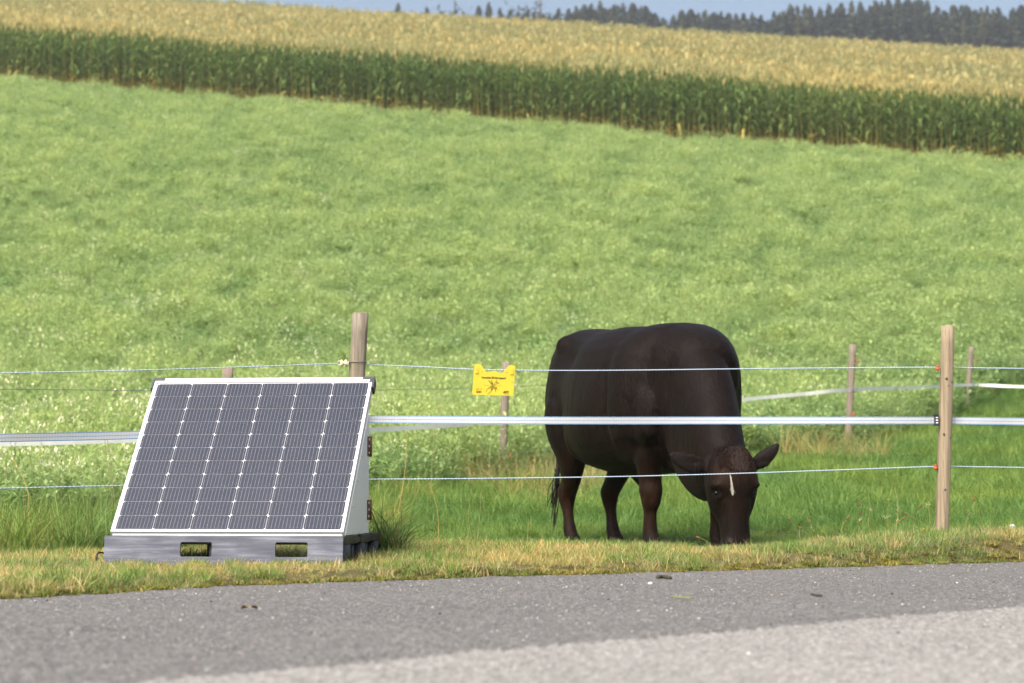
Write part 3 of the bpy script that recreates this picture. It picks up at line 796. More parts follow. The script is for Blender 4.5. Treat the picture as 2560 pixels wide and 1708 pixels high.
loft([head_row(-.055, -.03, .05, .045), head_row(-.03, -.06, .085, .085), head_row(.02, -.09, .118, .118), head_row(.08, -.115, .135, .133), head_row(.15, -.135, .142, .139), head_row(.21, -.135, .135, .130),
      head_row(.27, -.115, .125, .108), head_row(.33, -.085, .112, .086), head_row(.39, -.06, .100, .077), head_row(.44, -.05, .094, .078), head_row(.475, -.045, .088, .082), head_row(.505, -.03, .07, .073), head_row(.525, 0, .045, .05)],
     sv, exp=.8, up_hint=fn)
# ears: cupped leaves
def ear(sign, pts, ws):
    rows = []
    for (u, f, s), w in zip(pts, ws):
        p = hp(u, f, s * sign); rows.append((*p, w, .016, .014))
    loft(rows, uv_, m=16, exp=1.0)
ear(-1, [(.03, .0, .09), (.038, .0, .14), (.046, .01, .19), (.036, .02, .245), (.014, .03, .30), (-.008, .035, .34)], [.032, .040, .056, .055, .040, .013])
ear(1, [(.045, .0, .09), (.040, .0, .135), (.020, .005, .175), (-.008, .01, .212), (-.040, .015, .245), (-.066, .02, .272)], [.032, .040, .050, .044, .030, .010])
# legs: rows x, y, z, half width (side), half depth front, back
def leg(rows): loft([(x, y, z, w, a, b_) for x, y, z, w, a, b_ in rows], (0, 1, 0), m=20, up_hint=np.array([1., 0, 0]), exp=.95)
def fore(x, y, dx=0):
    s = 1 if y > 0 else -1
    leg([(.10, .20*s, .95, .05, .10, .10), (.13, .205*s, .80, .085, .14, .15), (x * .5 + .06, .185*s, .63, .085, .12, .125), (x + .015, y + .015*s, .50, .074, .088, .092), (x, y, .40, .064, .070, .068), (x + .006, y, .315, .059, .066, .058), (x + .006, y, .265, .055, .060, .054),
         (x, y, .215, .043, .044, .044), (x - .004, y, .15, .039, .040, .041), (x - .002, y, .095, .045, .046, .048), (x + .010, y, .055, .046, .050, .046), (x + .022, y, .03, .052, .058, .048), (x + .03, y, -.02, .056, .064, .050)])
def hind(x, y):
    s = 1 if y > 0 else -1
    leg([(x + .09, y + .02*s, 1.02, .05, .10, .12), (x + .09, y + .06*s, .84, .095, .20, .19), (x + .08, y + .06*s, .68, .105, .20, .185), (x + .06, y + .03*s, .54, .085, .135, .13), (x + .02, y + .01*s, .43, .064, .082, .085), (x - .045, y, .335, .053, .062, .066), (x - .06, y, .285, .050, .056, .060),
         (x - .05, y, .22, .038, .042, .044), (x - .035, y, .15, .034, .037, .038), (x - .02, y, .095, .041, .043, .045), (x, y, .055, .043, .048, .044), (x + .015, y, .03, .050, .056, .048), (x + .022, y, -.02, .054, .062, .050)])
fore(.04, -.145); fore(.29, .15)
hind(-1.0, -.145); hind(-1.0, .150)
# sheath and belly fold, brisket
loft([(-.42, 0, .44, .06, .05, .02), (-.33, 0, .41, .05, .06, .05), (-.27, 0, .365, .034, .05, .045), (-.25, 0, .335, .018, .03, .03)], (0, 1, 0), m=14)
loft([(.10, 0, .52, .10, .1, .06), (.28, -.01, .49, .09, .12, .07), (.42, -.02, .55, .075, .12, .07), (.52, -.04, .60, .05, .1, .05)], (0, 1, 0), m=16)

def remesh(me, voxel, it):
    o = bpy.data.objects.new('tmp', me); COL.objects.link(o)
    m = o.modifiers.new('r', 'REMESH'); m.mode = 'VOXEL'; m.voxel_size = voxel; m.use_smooth_shade = True
    s_ = o.modifiers.new('s', 'SMOOTH'); s_.factor = .5; s_.iterations = it
    dg = bpy.context.evaluated_depsgraph_get(); dg.update()
    out = bpy.data.meshes.new_from_object(o.evaluated_get(dg)); bpy.data.objects.remove(o); return out
bodym = remesh(cowb.mesh('body', None), .0105, 7)
nv = len(bodym.vertices)
V = np.zeros(nv * 3); bodym.vertices.foreach_get('co', V); V = V.reshape(-1, 3)
def normals():
    bodym.vertices.foreach_set('co', V.ravel()); bodym.update()
    N = np.zeros(nv * 3); bodym.vertex_normals.foreach_get('vector', N); return N.reshape(-1, 3)
def dent(p, r, amt, N):
    p = np.array(p); r = np.array(r if hasattr(r, '__len__') else (r, r, r))
    d2 = (((V - p) / r) ** 2).sum(1); V[:] += N * (amt * np.exp(-d2))[:, None]
N = normals()
for s in (-1, 1):
    for p, r, a in [((.09, .30*s, .90), (.13, .18, .28), .020), ((.00, .33*s, 1.12), (.07, .14, .18), .012), ((-.115, .40*s, .80), (.045, .2, .30), -.030), ((.20, .28*s, 1.02), (.04, .14, .16), -.020),   # shoulder blade, the crease behind it, the groove before it
                    ((-.96, .26*s, 1.24), (.07, .10, .05), .042), ((-.76, .34*s, 1.14), (.13, .16, .09), -.042), ((-.80, .34*s, .66), (.055, .18, .16), -.045), ((-.70, .36*s, .56), (.05, .15, .10), .020),   # hook bone, hollow before it, flank fold
                    ((-.42, .38*s, .70), (.20, .2, .20), .022), ((-1.26, .12*s, 1.19), (.045, .06, .05), .026), ((-.98, .28*s, .84), (.09, .12, .16), .028), ((-1.12, .26*s, .98), (.05, .12, .12), -.018),
                    ((.20, .24*s, .66), (.06, .1, .07), .024), ((.08, .27*s, .58), (.10, .12, .04), -.018), ((.36, .2*s, .88), (.04, .12, .18), -.018), ((-.30, .38*s, 1.08), (.25, .15, .10), -.012)]:
        dent(p, r, a, N)
    for q_ in range(5):      # ribs, faint
        dent((-.30 - .10 * q_ + .02 * (q_ % 2), .385*s, .80 + .05 * (q_ % 3)), (.03, .2, .15), .0022, N)
    for q_ in range(4):      # skin folds where the neck bends
        dent((.60 + .05 * q_, (.13 if s > 0 else -.21), .58 - .035 * q_), (.016, .08, .06 + .02 * (q_ % 2)), -.004, N)
    for q_, am in ((.335, .010), (.21, -.004)):
        dent((.05, -.145, q_), (.05, .06, .035), am, N); dent((-1.05, .148 * s, q_ - .01), (.05, .05, .04), am, N)
    dent((-1.03, .17*s, .42), (.03, .06, .10), -.010, N); dent((-1.085, .148*s, .33), (.03, .04, .03), .014, N)
    dent(hp(.20, .075, .118*s), .030, -.020, N); dent(hp(.172, .092, .114*s), (.03, .03, .018), .020, N); dent(hp(.232, .085, .108*s), (.025, .025, .014), .010, N)      # eye socket, brow
    dent(hp(.30, .07, .085*s), (.03, .03, .06), -.014, N); dent(hp(.235, .10, .075*s), (.03, .03, .03), -.010, N)      # hollow of the cheek
    dent(hp(.27, -.02, .10*s), (.05, .05, .06), .010, N)
N = normals()
for s in (-1, 1):
    dent(hp(.472, .082, .050*s), .017, .010, N)
N = normals()
for s in (-1, 1):
    dent(hp(.487, .080, .047*s), (.011, .011, .012), -.022, N); dent(hp(.498, .07, .060*s), .009, -.012, N)
    dent(hp(.035 if s < 0 else .03, .03, .20*s), (.05, .05, .016), -.006, N)
dent(hp(.10, .14, 0), (.05, .05, .05), .008, N); dent(hp(.50, .08, 0), (.006, .01, .02), -.006, N)
N = normals()
# coat colour: near black, rustier on legs, thigh edge, brow and flank
hl = (V - HP); hu, hf, hs = hl @ uv_, hl @ fn, hl @ sv
isfar = V[:, 0] > .80
black = np.array([.0070, .0043, .0032]); rust = np.array([.0205, .0090, .0042]); deep = np.array([.010, .0075, .0068])
k = np.clip((.62 - V[:, 2]) / .30, 0, 1) * (V[:, 0] < .6)
k *= np.clip((V[:, 2] - .02) / .16, .0, 1)
low = (.43 + .0 * V[:, 0]); legm = ((np.abs(V[:, 0] + 1.0) < .25) | (np.abs(V[:, 0] - .06) < .2) | (np.abs(V[:, 0] - .3) < .15))
k = k * np.where(legm, .75, .25)
k = np.maximum(k, np.exp(-((V[:, 0] + 1.22) / .10) ** 2 - ((V[:, 2] - .68) / .22) ** 2) * .75)
k = np.maximum(k, np.exp(-((V[:, 0] + .70) / .09) ** 2 - ((V[:, 2] - .52) / .12) ** 2) * .55)
k = np.maximum(k, np.exp(-((hu - .10) / .07) ** 2 - ((hf - .13) / .06) ** 2) * .75 * isfar)
k = np.maximum(k, np.exp(-((hu - .28) / .10) ** 2 - ((hf - .11) / .05) ** 2) * .22 * isfar)
k = np.maximum(k, np.exp(-((V[:, 0] - .5) / .25) ** 2 - ((V[:, 2] - .48) / .10) ** 2) * .4)
k = k * (.7 + .6 * vnoise(V[:, 0] * 1.0 + V[:, 1] * 2, V[:, 2], .07, 5))
k = np.clip(k, 0, 1)
cols = black[None] * (1 - k[:, None]) + rust[None] * k[:, None]
mz = np.clip((hu - .43) / .05, 0, 1) * isfar; cols = cols * (1 - mz[:, None]) + np.array([.013, .0115, .012]) * mz[:, None]
for s in (-1, 1):
    d = np.linalg.norm(V - hp(.468, .088, .050*s), axis=1); w = np.exp(-(d / .014) ** 2)[:, None] * .9; cols = cols * (1 - w) + np.array([.050, .036, .030]) * w
    d = np.linalg.norm(V - hp(.489, .070, .048*s), axis=1); w = np.exp(-(d / .0115) ** 4)[:, None]; cols = cols * (1 - w) + np.array([.004, .0035, .0035]) * w
er = np.clip((np.abs(hs) - .13) / .05, 0, 1) * isfar * (hu < .12); er = er * (.55 + .45 * np.clip((np.abs(hs) - .26) / .06, 0, 1)); cols = cols * (1 - er[:, None]) + np.array([.014, .0105, .0092]) * er[:, None]
hoof = (V[:, 2] < .035) & ~isfar; cols[hoof] = (.022, .018, .016)
a = bodym.color_attributes.get('Col') or bodym.color_attributes.new('Col', 'FLOAT_COLOR', 'POINT')
c4 = np.ones((nv, 4), 'f'); c4[:, :3] = cols; a.data.foreach_set('color', c4.ravel())
bodym.polygons.foreach_set('use_smooth', np.ones(len(bodym.polygons), bool))
t = NT('cow_coat')
ca = t.new('ShaderNodeAttribute', attribute_name='Col', attribute_type='GEOMETRY').outputs['Color']
hm_ = t.coord('Object', (1, 1, 1)); wp = t.new('ShaderNodeTexNoise'); wp.inputs['Scale'].default_value = 5; wp.inputs['Detail'].default_value = 2; t.l.new(hm_, wp.inputs['Vector'])
ad = t.new('ShaderNodeVectorMath', operation='MULTIPLY_ADD'); t.l.new(wp.outputs[1], ad.inputs[0]); ad.inputs[1].default_value = (.10, .10, .10); t.l.new(hm_, ad.inputs[2])
mp = t.new('ShaderNodeMapping'); mp.inputs['Scale'].default_value = (70, 70, 15); mp.inputs['Rotation'].default_value = (0, .5, 0); t.l.new(ad.outputs[0], mp.inputs[0])
hn = t.noise(mp.outputs[0], 1, 4, .65); hn2 = t.noise(t.coord('Object', (9, 9, 6)), 1, 5, .6)
br = t.math('ADD', t.math('MULTIPLY', hn, 1.7), t.math('MULTIPLY', hn2, .6))
c2 = t.new('ShaderNodeVectorMath', operation='SCALE'); t.l.new(ca, c2.inputs[0]); t.l.new(t.math('SUBTRACT', br, .15, clamp=False), c2.inputs['Scale'])
t.set(c2.outputs[0], .52, 0, .075); t.b.inputs['Sheen Weight'].default_value = .014; t.b.inputs['Sheen Roughness'].default_value = .4; t.b.inputs['Sheen Tint'].default_value = (.8, .7, .68, 1)
t.bump(t.math('ADD', hn, t.math('MULTIPLY', hn2, .3)), .6, .010)
M['coat'] = t.m
bodym.materials.clear(); bodym.materials.append(M['coat'])
link('body', bodym, cow)
M['eye'] = simple('cow_eye', (.004, .003, .003), .22, 0, .4, .05)
for s in (-1, 1):
    b = MB(); b.lathe([(.015 * math.sin(a_), -.015 * math.cos(a_)) for a_ in np.linspace(.05, math.pi - .05, 12)], 16, mat=Matrix.Translation(Vector(hp(.206, .062, .101*s))))
    b.build('eye', M['eye'], cow, True)
M['hair'] = vcol('cow_hair', .6, .3, var=.3)
from mathutils.bvhtree import BVHTree
bvh = BVHTree.FromPolygons([tuple(v) for v in V], [tuple(p.vertices) for p in bodym.polygons])
b = MB(); rr = random.Random(8)          # white blaze: short hairs in a narrow drop on the forehead
for i in range(300):
    u0 = .222 - .107 * rr.random() ** 1.4; w0 = float(np.interp(u0, [.115, .13, .17, .20, .212, .222], [.0008, .0016, .0034, .0075, .0065, .0008]))
    s0 = -.040 + (u0 - .17) * .10 + .0007 * math.sin(u0 * 150) + rr.gauss(0, .62) * w0
    o_ = Vector(hp(u0, .3, s0)); hit = bvh.ray_cast(o_, Vector(-fn))
    if hit[0] is None: continue
    n_ = hit[1]; p0 = hit[0] + n_ * .0004; dn = Vector(uv_ + sv * rr.uniform(-.25, .25)); dn = (dn - n_ * dn.dot(n_)).normalized()
    L = rr.uniform(.006, .011); g = rr.uniform(.8, 1.1)
    b.tube([p0, p0 + dn * L * .6 + n_ * .0014, p0 + dn * L + n_ * .0006], [.0010, .0009, .0003], 3, (.36 * g, .33 * g, .27 * g), False)
tag(b.build('blaze', M['hair'], cow), kind='stuff')
# forelock: curly tuft between the ears; tail with its ragged switch
b = MB(); rr = random.Random(4)
for i in range(1100):
    s0 = max(-.085, min(.085, rr.gauss(0, .040))); u0 = rr.uniform(-.045, .085); o_ = Vector(hp(u0, .3, s0)); hit = bvh.ray_cast(o_, Vector(-fn))
    if hit[0] is None: continue
    n_ = hit[1]; p = hit[0] - n_ * .001; dv = Vector(uv_ * rr.uniform(.4, 1) + sv * (s0 * 7 + rr.uniform(-.5, .5))); dv = (dv - n_ * dv.dot(n_)).normalized() + n_ * rr.uniform(.15, .55)
    L = rr.uniform(.018, .038); p1 = p + dv * L * .5; p2 = p1 + (dv + Vector(uv_) * .9 - n_ * .7).normalized() * L * .5
    g = rr.uniform(.35, 1.1); b.tube([p, p1, p2], [.0013, .0012, .0003], 3, (.028 * g, .0112 * g, .0060 * g), False)
tag(b.build('forelock', M['hair'], cow), kind='stuff')
b = MB()
tp_ = catmull([(-1.27, 0, 1.20), (-1.335, -.01, 1.13), (-1.35, -.03, .95), (-1.345, -.06, .70), (-1.335, -.075, .50), (-1.33, -.085, .36)], 6)
b.tube(tp_, list(np.linspace(.034, .009, len(tp_))), 8, (.008, .006, .005))
for i in range(22):
    p = Vector((-1.332 + rr.gauss(0, .006), -.08 + rr.gauss(0, .006), rr.uniform(.36, .48)))
    e = Vector((-1.34 + rr.gauss(0, .010), -.110 + rr.gauss(0, .013), rr.uniform(.06, .26))); md_ = (p + e) / 2 + Vector((rr.gauss(0, .012), rr.gauss(0, .014), 0))
    g = rr.uniform(.5, 1.3); b.tube(catmull([p, md_, e], 3), [.0030] * 6 + [.0008], 3, (.011 * g, .007 * g, .005 * g), False)
tag(b.build('tail', M['hair'], cow, True), kind='stuff')

# ---------------------------------------------------------------- vegetation: meshes
def lerp(a, b, t_): return a + (b - a) * t_
def blades(n, h, hv, rad, lean, curl, wid, pal, seed, seg=3):
    """n curved tapering blades -> V, F4, F3, colours"""
    r = np.random.default_rng(seed)
    az = r.uniform(0, 2*np.pi, n); rr_ = rad * np.sqrt(r.random(n)); ba = r.uniform(0, 2*np.pi, n)
    base = np.stack([rr_ * np.cos(ba), rr_ * np.sin(ba), np.zeros(n)], 1)
    H = h * (1 - hv + 2 * hv * r.random(n)); ln = lean * (r.random(n) * 1.4 + .1); cu_ = curl * r.random(n)
    d = np.stack([np.cos(az), np.sin(az), np.zeros(n)], 1); sd_ = np.stack([-np.sin(az + r.normal(0, .5, n)), np.cos(az), np.zeros(n)], 1)
    w = wid * (.6 + .8 * r.random(n))
    p = np.array([pal[i] for i in r.integers(0, len(pal), n)]) * (.75 + .5 * r.random((n, 1)))
    Vs, C = [], []
    for k in range(seg + 1):
        t_ = k / seg
        c_ = base + d * (H * (ln * t_ + cu_ * t_ ** 2.2))[:, None] + np.array([0, 0, 1.])[None] * (H * (t_ * (1 - .25 * ln) - .45 * cu_ * t_ ** 3))[:, None]
        if k < seg:
            ww = (w * (1 - .75 * t_ ** 1.5) / 2)[:, None]; Vs += [c_ - sd_ * ww, c_ + sd_ * ww]; C += [p, p]
        else: Vs.append(c_); C.append(p)
    m = 2 * seg + 1
    V_ = np.stack(Vs, 1).reshape(-1, 3); C_ = np.stack(C, 1).reshape(-1, 3)
    o = np.arange(n)[:, None] * m
    F4_ = np.concatenate([o + np.array([[2*k, 2*k+1, 2*k+3, 2*k+2]]) for k in range(seg - 1)], 0)
    F3_ = o + np.array([[2*seg-2, 2*seg-1, 2*seg]])
    return V_, F4_, F3_, C_
def join(parts):
    V_, A, B, C_, o = [], [], [], [], 0
    for v, a4, a3, c in parts:
        V_.append(v); C_.append(c)
        if a4 is not None and len(a4): A.append(a4 + o)
        if a3 is not None and len(a3): B.append(a3 + o)
        o += len(v)
    return np.concatenate(V_), (np.concatenate(A) if A else None), (np.concatenate(B) if B else None), np.concatenate(C_)
def leaves(centres, size, pal, seed, up=.5):
    """diamond leaves, folded, at given points"""
    r = np.random.default_rng(seed); n = len(centres)
    az = r.uniform(0, 2*np.pi, n); el = r.normal(up, .4, n)
    d = np.stack([np.cos(az) * np.cos(el), np.sin(az) * np.cos(el), np.sin(el)], 1); sd_ = np.stack([-np.sin(az), np.cos(az), r.normal(0, .3, n)], 1)
    L = (size * (.6 + .8 * r.random(n)))[:, None]
    b0 = np.asarray(centres); V_ = np.stack([b0, b0 + d * L * .5 + sd_ * L * .26, b0 + d * L, b0 + d * L * .5 - sd_ * L * .26], 1).reshape(-1, 3)
    p = np.array([pal[i] for i in r.integers(0, len(pal), n)]) * (.85 + .3 * r.random((n, 1)))
    return V_, np.arange(n)[:, None] * 4 + np.array([[0, 1, 2, 3]]), None, np.repeat(p, 4, 0)
def stemset(pts, w, col):
    """thin three-sided stems along polylines"""
    b_ = MB()
    for P in pts: b_.tube(P, list(np.linspace(w, w * .5, len(P))), 3, col, False)
    return np.array([tuple(v) for v in b_.v]), np.array(b_.f), None, np.array(b_.c)
def herb(seed, h, nst, nleaf, lsize, pal, flower=None, nfl=0, fsize=.012, rad=.10):
    r = np.random.default_rng(seed); st, cs, fl = [], [], []
    for i in range(nst):
        a_ = r.uniform(0, 2*np.pi); q_ = rad * math.sqrt(r.random()); b0 = np.array([q_ * math.cos(a_), q_ * math.sin(a_), 0]); hh = h * r.uniform(.65, 1.1); le = r.normal(0, .18, 2)
        P = [b0 + np.array([le[0] * t_ * t_ * hh, le[1] * t_ * t_ * hh, hh * t_]) for t_ in (0, .4, .75, 1)]
        st.append(P)
        for k in range(nleaf):
            t_ = r.uniform(.1, 1); cs.append(b0 + np.array([le[0] * t_ * t_ * hh, le[1] * t_ * t_ * hh, hh * t_]))
        for k in range(nfl): fl.append(P[-1] + r.normal(0, .035, 3) * np.array([1, 1, .5]))
    parts = [stemset(st, .0022, pal[0]), leaves(np.array(cs), lsize, pal, seed + 1, .4)]
    if nfl: parts.append(leaves(np.array(fl), fsize, [flower], seed + 2, 1.0))
    return join(parts)

VAR = {}
def variants(key, meshes):
    c_ = bpy.data.collections.new(key)
    for i, me in enumerate(meshes):
        c_.objects.link(bpy.data.objects.new('%s_variant_%02d' % (key, i), me))
    VAR[key] = (c_, len(meshes))
def scatter(name, key, P, yaw, scl, tint, label, cat, vid=None, tilt=.08, seed=1):
    c_, nvr = VAR[key]; r = np.random.default_rng(seed); n = len(P)
    me = bpy.data.meshes.new(name); me.vertices.add(n); me.vertices.foreach_set('co', np.asarray(P, 'f').ravel())
    def attr(nm, typ, data, fld):
        a_ = me.attributes.new(nm, typ, 'POINT'); a_.data.foreach_set(fld, np.asarray(data).ravel())
    rot = np.stack([r.normal(0, tilt, n), r.normal(0, tilt, n), yaw], 1).astype('f')
    sc_ = np.asarray(scl, 'f'); sc_ = np.repeat(sc_[:, None], 3, 1) if sc_.ndim == 1 else sc_
    attr('rot', 'FLOAT_VECTOR', rot, 'vector'); attr('scl', 'FLOAT_VECTOR', sc_, 'vector')
    attr('vid', 'INT', (r.integers(0, nvr, n) if vid is None else vid).astype('i'), 'value'); attr('tint', 'FLOAT', np.clip(tint, 0, 1).astype('f'), 'value')
    o = link(name, me)
    ng = bpy.data.node_groups.new(name, 'GeometryNodeTree')
    ng.interface.new_socket('Geometry', in_out='INPUT', socket_type='NodeSocketGeometry'); ng.interface.new_socket('Geometry', in_out='OUTPUT', socket_type='NodeSocketGeometry')
    nd = ng.nodes; gi, go = nd.new('NodeGroupInput'), nd.new('NodeGroupOutput')
    ci = nd.new('GeometryNodeCollectionInfo'); ci.inputs['Collection'].default_value = c_; ci.inputs['Separate Children'].default_value = True; ci.inputs['Reset Children'].default_value = True
    ip = nd.new('GeometryNodeInstanceOnPoints'); ip.inputs['Pick Instance'].default_value = True
    def na(nm, typ):
        q_ = nd.new('GeometryNodeInputNamedAttribute'); q_.data_type = typ; q_.inputs['Name'].default_value = nm
        return [s_ for s_ in q_.outputs if s_.enabled and s_.name == 'Attribute'][0]
    ng.links.new(gi.outputs[0], ip.inputs['Points']); ng.links.new(ci.outputs[0], ip.inputs['Instance'])
    ng.links.new(na('vid', 'INT'), ip.inputs['Instance Index']); ng.links.new(na('rot', 'FLOAT_VECTOR'), ip.inputs['Rotation']); ng.links.new(na('scl', 'FLOAT_VECTOR'), ip.inputs['Scale'])
    ng.links.new(ip.outputs[0], go.inputs[0])
    o.modifiers.new('scatter', 'NODES').node_group = ng
    return tag(o, label, cat, kind='stuff')
def sprinkle(n, xr_, yr_, test, seed):
    """random ground points in a box that pass the test"""
    r = np.random.default_rng(seed); x = r.uniform(*xr_, n); y = r.uniform(*yr_, n); k_ = test(x, y); x, y = x[k_], y[k_]
    return x, y, ground_z(x, y)
def inview(x, y, m=1.25, a=1.0): return np.abs(x) < .2415 * m * y + a

# grasses -----------------------------------------------------------
G1, G2, G3 = (.165, .275, .070), (.225, .345, .110), (.125, .225, .050)
Y1, Y2, Y3, Y4 = (.45, .39, .20), (.54, .46, .28), (.34, .345, .13), (.44, .30, .16)
def gmesh(name, *parts, mat='grass'): 
    v, a4, a3, c = join(parts); return np_mesh(name, v, a4, a3, c, M[mat])
variants('verge_grass', [gmesh('verge_tuft', blades(64, .042, .5, .055, .6, .6, .0026, [Y1, Y2, Y3, Y2, G2, Y4, Y1, G1], 100 + i)) for i in range(5)])
variants('verge_green', [gmesh('verge_green_tuft', blades(56, .050, .5, .05, .5, .5, .0030, [G1, G2, Y3, G2, G3], 120 + i)) for i in range(4)])
variants('straw', [gmesh('straw_tuft', blades(30, .062, .5, .06, .8, .8, .0024, [Y2, Y1, Y4, Y2], 140 + i)) for i in range(4)])
variants('lush', [gmesh('lush_tuft', blades(60, .15, .4, .085, .45, 1.0, .0042, [G1, G2, G2, (.12, .22, .04), G3], 160 + i, 4)) for i in range(6)])
variants('rank', [gmesh('rank_tuft', blades(50, .34, .45, .10, .40, .9, .0055, [G1, G2, G3, G2, (.15, .21, .06), G1, Y3], 180 + i, 4)) for i in range(5)])
variants('dry_tall', [gmesh('dry_tall_tuft', blades(28, .42, .4, .08, .45, .6, .0035, [Y2, Y1, (.30, .26, .11), Y3], 200 + i, 4)) for i in range(4)])
H1, H2, H3 = (.31, .425, .185), (.38, .49, .245), (.195, .325, .108)
WF = (.72, .72, .60)
mh = []
for i in range(4): mh.append(gmesh('meadow_clump', blades(36, .36, .35, .13, .35, .5, .0065, [H1, H2, H2, (.37, .46, .20)], 220 + i, 3), herb(230 + i, .38, 8, 18, .034, [H1, H2, H3], mat=None) if False else herb(230 + i, .38, 8, 18, .034, [H1, H2, H3]), mat='herb'))
for i in range(3): mh.append(gmesh('leafy_clump', herb(250 + i, .34, 14, 30, .045, [H3, H1, H2], rad=.15), blades(16, .28, .3, .12, .4, .5, .006, [H1, H3], 255 + i), mat='herb'))
for i in range(3): mh.append(gmesh('pale_clump', herb(260 + i, .44, 12, 12, .04, [H2, H1], (.42, .50, .24), 4, .012, .15), blades(30, .34, .3, .14, .35, .5, .006, [H1, H2], 266 + i), mat='herb'))
for i in range(3): mh.append(gmesh('flower_clump', herb(270 + i, .50, 8, 10, .04, [H1, H2], WF, 4, .026, .13), blades(24, .34, .3, .13, .35, .5, .006, [H1, H2], 276 + i), mat='herb'))
variants('meadow', mh)       # 0-3 plain, 4-6 leafy, 7-9 pale, 10-12 flowering

def grazed(x, y): return np.where((x > -1.85) & (x < -.6) & (y > 8.3) & (y < 9.15 - .125 * (x - UX)), .62, 1.0) * np.where((x > -.1) & (x < 1.9) & (y > 11.0) & (y < 13.9), .52, 1.0) * np.where((np.abs(x - 1.2) < .34) & (y > 10.4) & (y < 11.75), .62, 1.0)
def uni(n, a, b, s): return np.random.default_rng(s).uniform(a, b, n)
PALLET_KEEP = lambda x, y: ~((np.abs((x - UX) * math.cos(-YAW) - (y - UY) * math.sin(-YAW)) < .50) & (((x - UX) * math.sin(-YAW) + (y - UY) * math.cos(-YAW)) > -.03) & (((x - UX) * math.sin(-YAW) + (y - UY) * math.cos(-YAW)) < .78))
verge = lambda x, y: (road_s(x, y) > .015 + .05 * vnoise(x, y, .18, 41)) & (y < y_front(x) + .35 * vnoise(x, y, .5, 42) - .05) & PALLET_KEEP(x, y) & inview(x, y, 1.3, .6)
x, y, z = sprinkle(26000, (-5, 6), (4, 14), verge, 301); n = len(x)
s_ = road_s(x, y)
t_ = .75 * vnoise(x, y, .45, 43) + .35 * uni(n, 0, 1, 44) - .05
scatter('verge_grass', 'verge_grass', np.stack([x, y, z], 1), uni(n, 0, 6.28, 1), (.55 + .75 * uni(n, 0, 1, 2)) * np.interp(s_, [0, .12, .5], [.45, .75, 1.0]) * grazed(x, y), t_, 'short dry yellowish grass on the verge along the road', 'grass', tilt=.12)
gr = lambda x, y: verge(x, y) & (vnoise(x, y, .33, 45) + .3 * vnoise(x, y, .1, 46) > .74)
x, y, z = sprinkle(22000, (-5, 6), (4, 14), gr, 302); n = len(x); s_ = road_s(x, y)
scatter('verge_green_grass', 'verge_green', np.stack([x, y, z], 1), uni(n, 0, 6.28, 3), (.55 + .7 * uni(n, 0, 1, 4)) * np.interp(s_, [0, .12, .5], [.5, .8, 1.05]) * grazed(x, y), .2 + .6 * uni(n, 0, 1, 5), 'greener short grass patches mixed into the dry verge', 'grass', tilt=.12)
x, y, z = sprinkle(5200, (-5, 6), (4, 14), lambda x, y: verge(x, y) & (vnoise(x, y, .4, 47) > .5), 303); n = len(x)
scatter('verge_straw', 'straw', np.stack([x, y, z], 1), uni(n, 0, 6.28, 6), (.5 + .7 * uni(n, 0, 1, 7)) * grazed(x, y), .3 + .6 * uni(n, 0, 1, 8), 'dead straw-coloured blades standing in the verge', 'grass', tilt=.2)
mo = lambda x, y: (road_s(x, y) > -.035 + .03 * vnoise(x, y, .1, 48)) & (road_s(x, y) < .09 + .10 * vnoise(x, y, .2, 49)) & inview(x, y, 1.3, .5)
variants('moss', [gmesh('moss_pad', blades(60, .016, .5, .035, .9, .5, .004, [(.15, .17, .03), (.20, .20, .04), (.10, .13, .02), (.28, .22, .09)], 310 + i, 2), mat='moss') for i in range(3)])
x, y, z = sprinkle(30000, (-4, 5), (4, 13), mo, 304); n = len(x)
scatter('moss', 'moss', np.stack([x, y, np.maximum(z, .0)], 1), uni(n, 0, 6.28, 9), .5 + .8 * uni(n, 0, 1, 10), vnoise(x, y, .25, 50), 'yellow-green moss and litter fringe along the asphalt edge', 'moss', tilt=.15)

pad = lambda x, y: (y > y_front(x) - .12 + .3 * vnoise(x, y, .5, 42)) & (y < y_back(x) + .3) & inview(x, y, 1.2, .8) & PALLET_KEEP(x, y)
x, y, z = sprinkle(60000, (-6, 12), (8.5, 34), lambda x, y: pad(x, y) & (np.random.default_rng(5).random(len(x)) < np.interp(y, [10, 18, 30], [1, .6, .3])), 305); n = len(x)
lushk = np.interp(x + .12 * (y - 11), [-.9, -.3], [0, 1])
sc_ = (.55 + .8 * uni(n, 0, 1, 12)) * (.75 + .6 * vnoise(x, y, 1.1, 51)) * np.interp(y, [11, 13.4, 16, 30], [.38, .36, .75, .85]) * grazed(x, y)
scatter('pasture_grass', 'lush', np.stack([x, y, z], 1), uni(n, 0, 6.28, 11), sc_, .8 * vnoise(x, y, .8, 52) + .25 * uni(n, 0, 1, 13) - .05, 'lush bright green grass the cow is grazing', 'grass', tilt=.14)
rk = lambda x, y: pad(x, y) & ((x < -1.0 + .05 * (y - 11)) | ((np.abs(y - y_back(x) - .1) < .5 * vnoise(x, y, .8, 53)) & (np.abs(x) > .8))) & (vnoise(x, y, .5, 54) > .3)
x, y, z = sprinkle(26000, (-6, 12), (8.5, 34), rk, 306); n = len(x)
scatter('rank_grass', 'rank', np.stack([x, y, z], 1), uni(n, 0, 6.28, 14), .38 + .50 * uni(n, 0, 1, 15), vnoise(x, y, .6, 55), 'long rank grass along the fence lines', 'grass', tilt=.16)
dt = lambda x, y: (np.hypot(x - .35, (y - 19.6) * .6) < .9) | ((np.hypot(x + 2.1, y - 11.6) < .3) & (vnoise(x, y, .2, 56) > .55)) | (np.hypot(x - 3.6, y - 23.5) < .7) | (np.hypot(x - .2, y - 17.2) < .5)
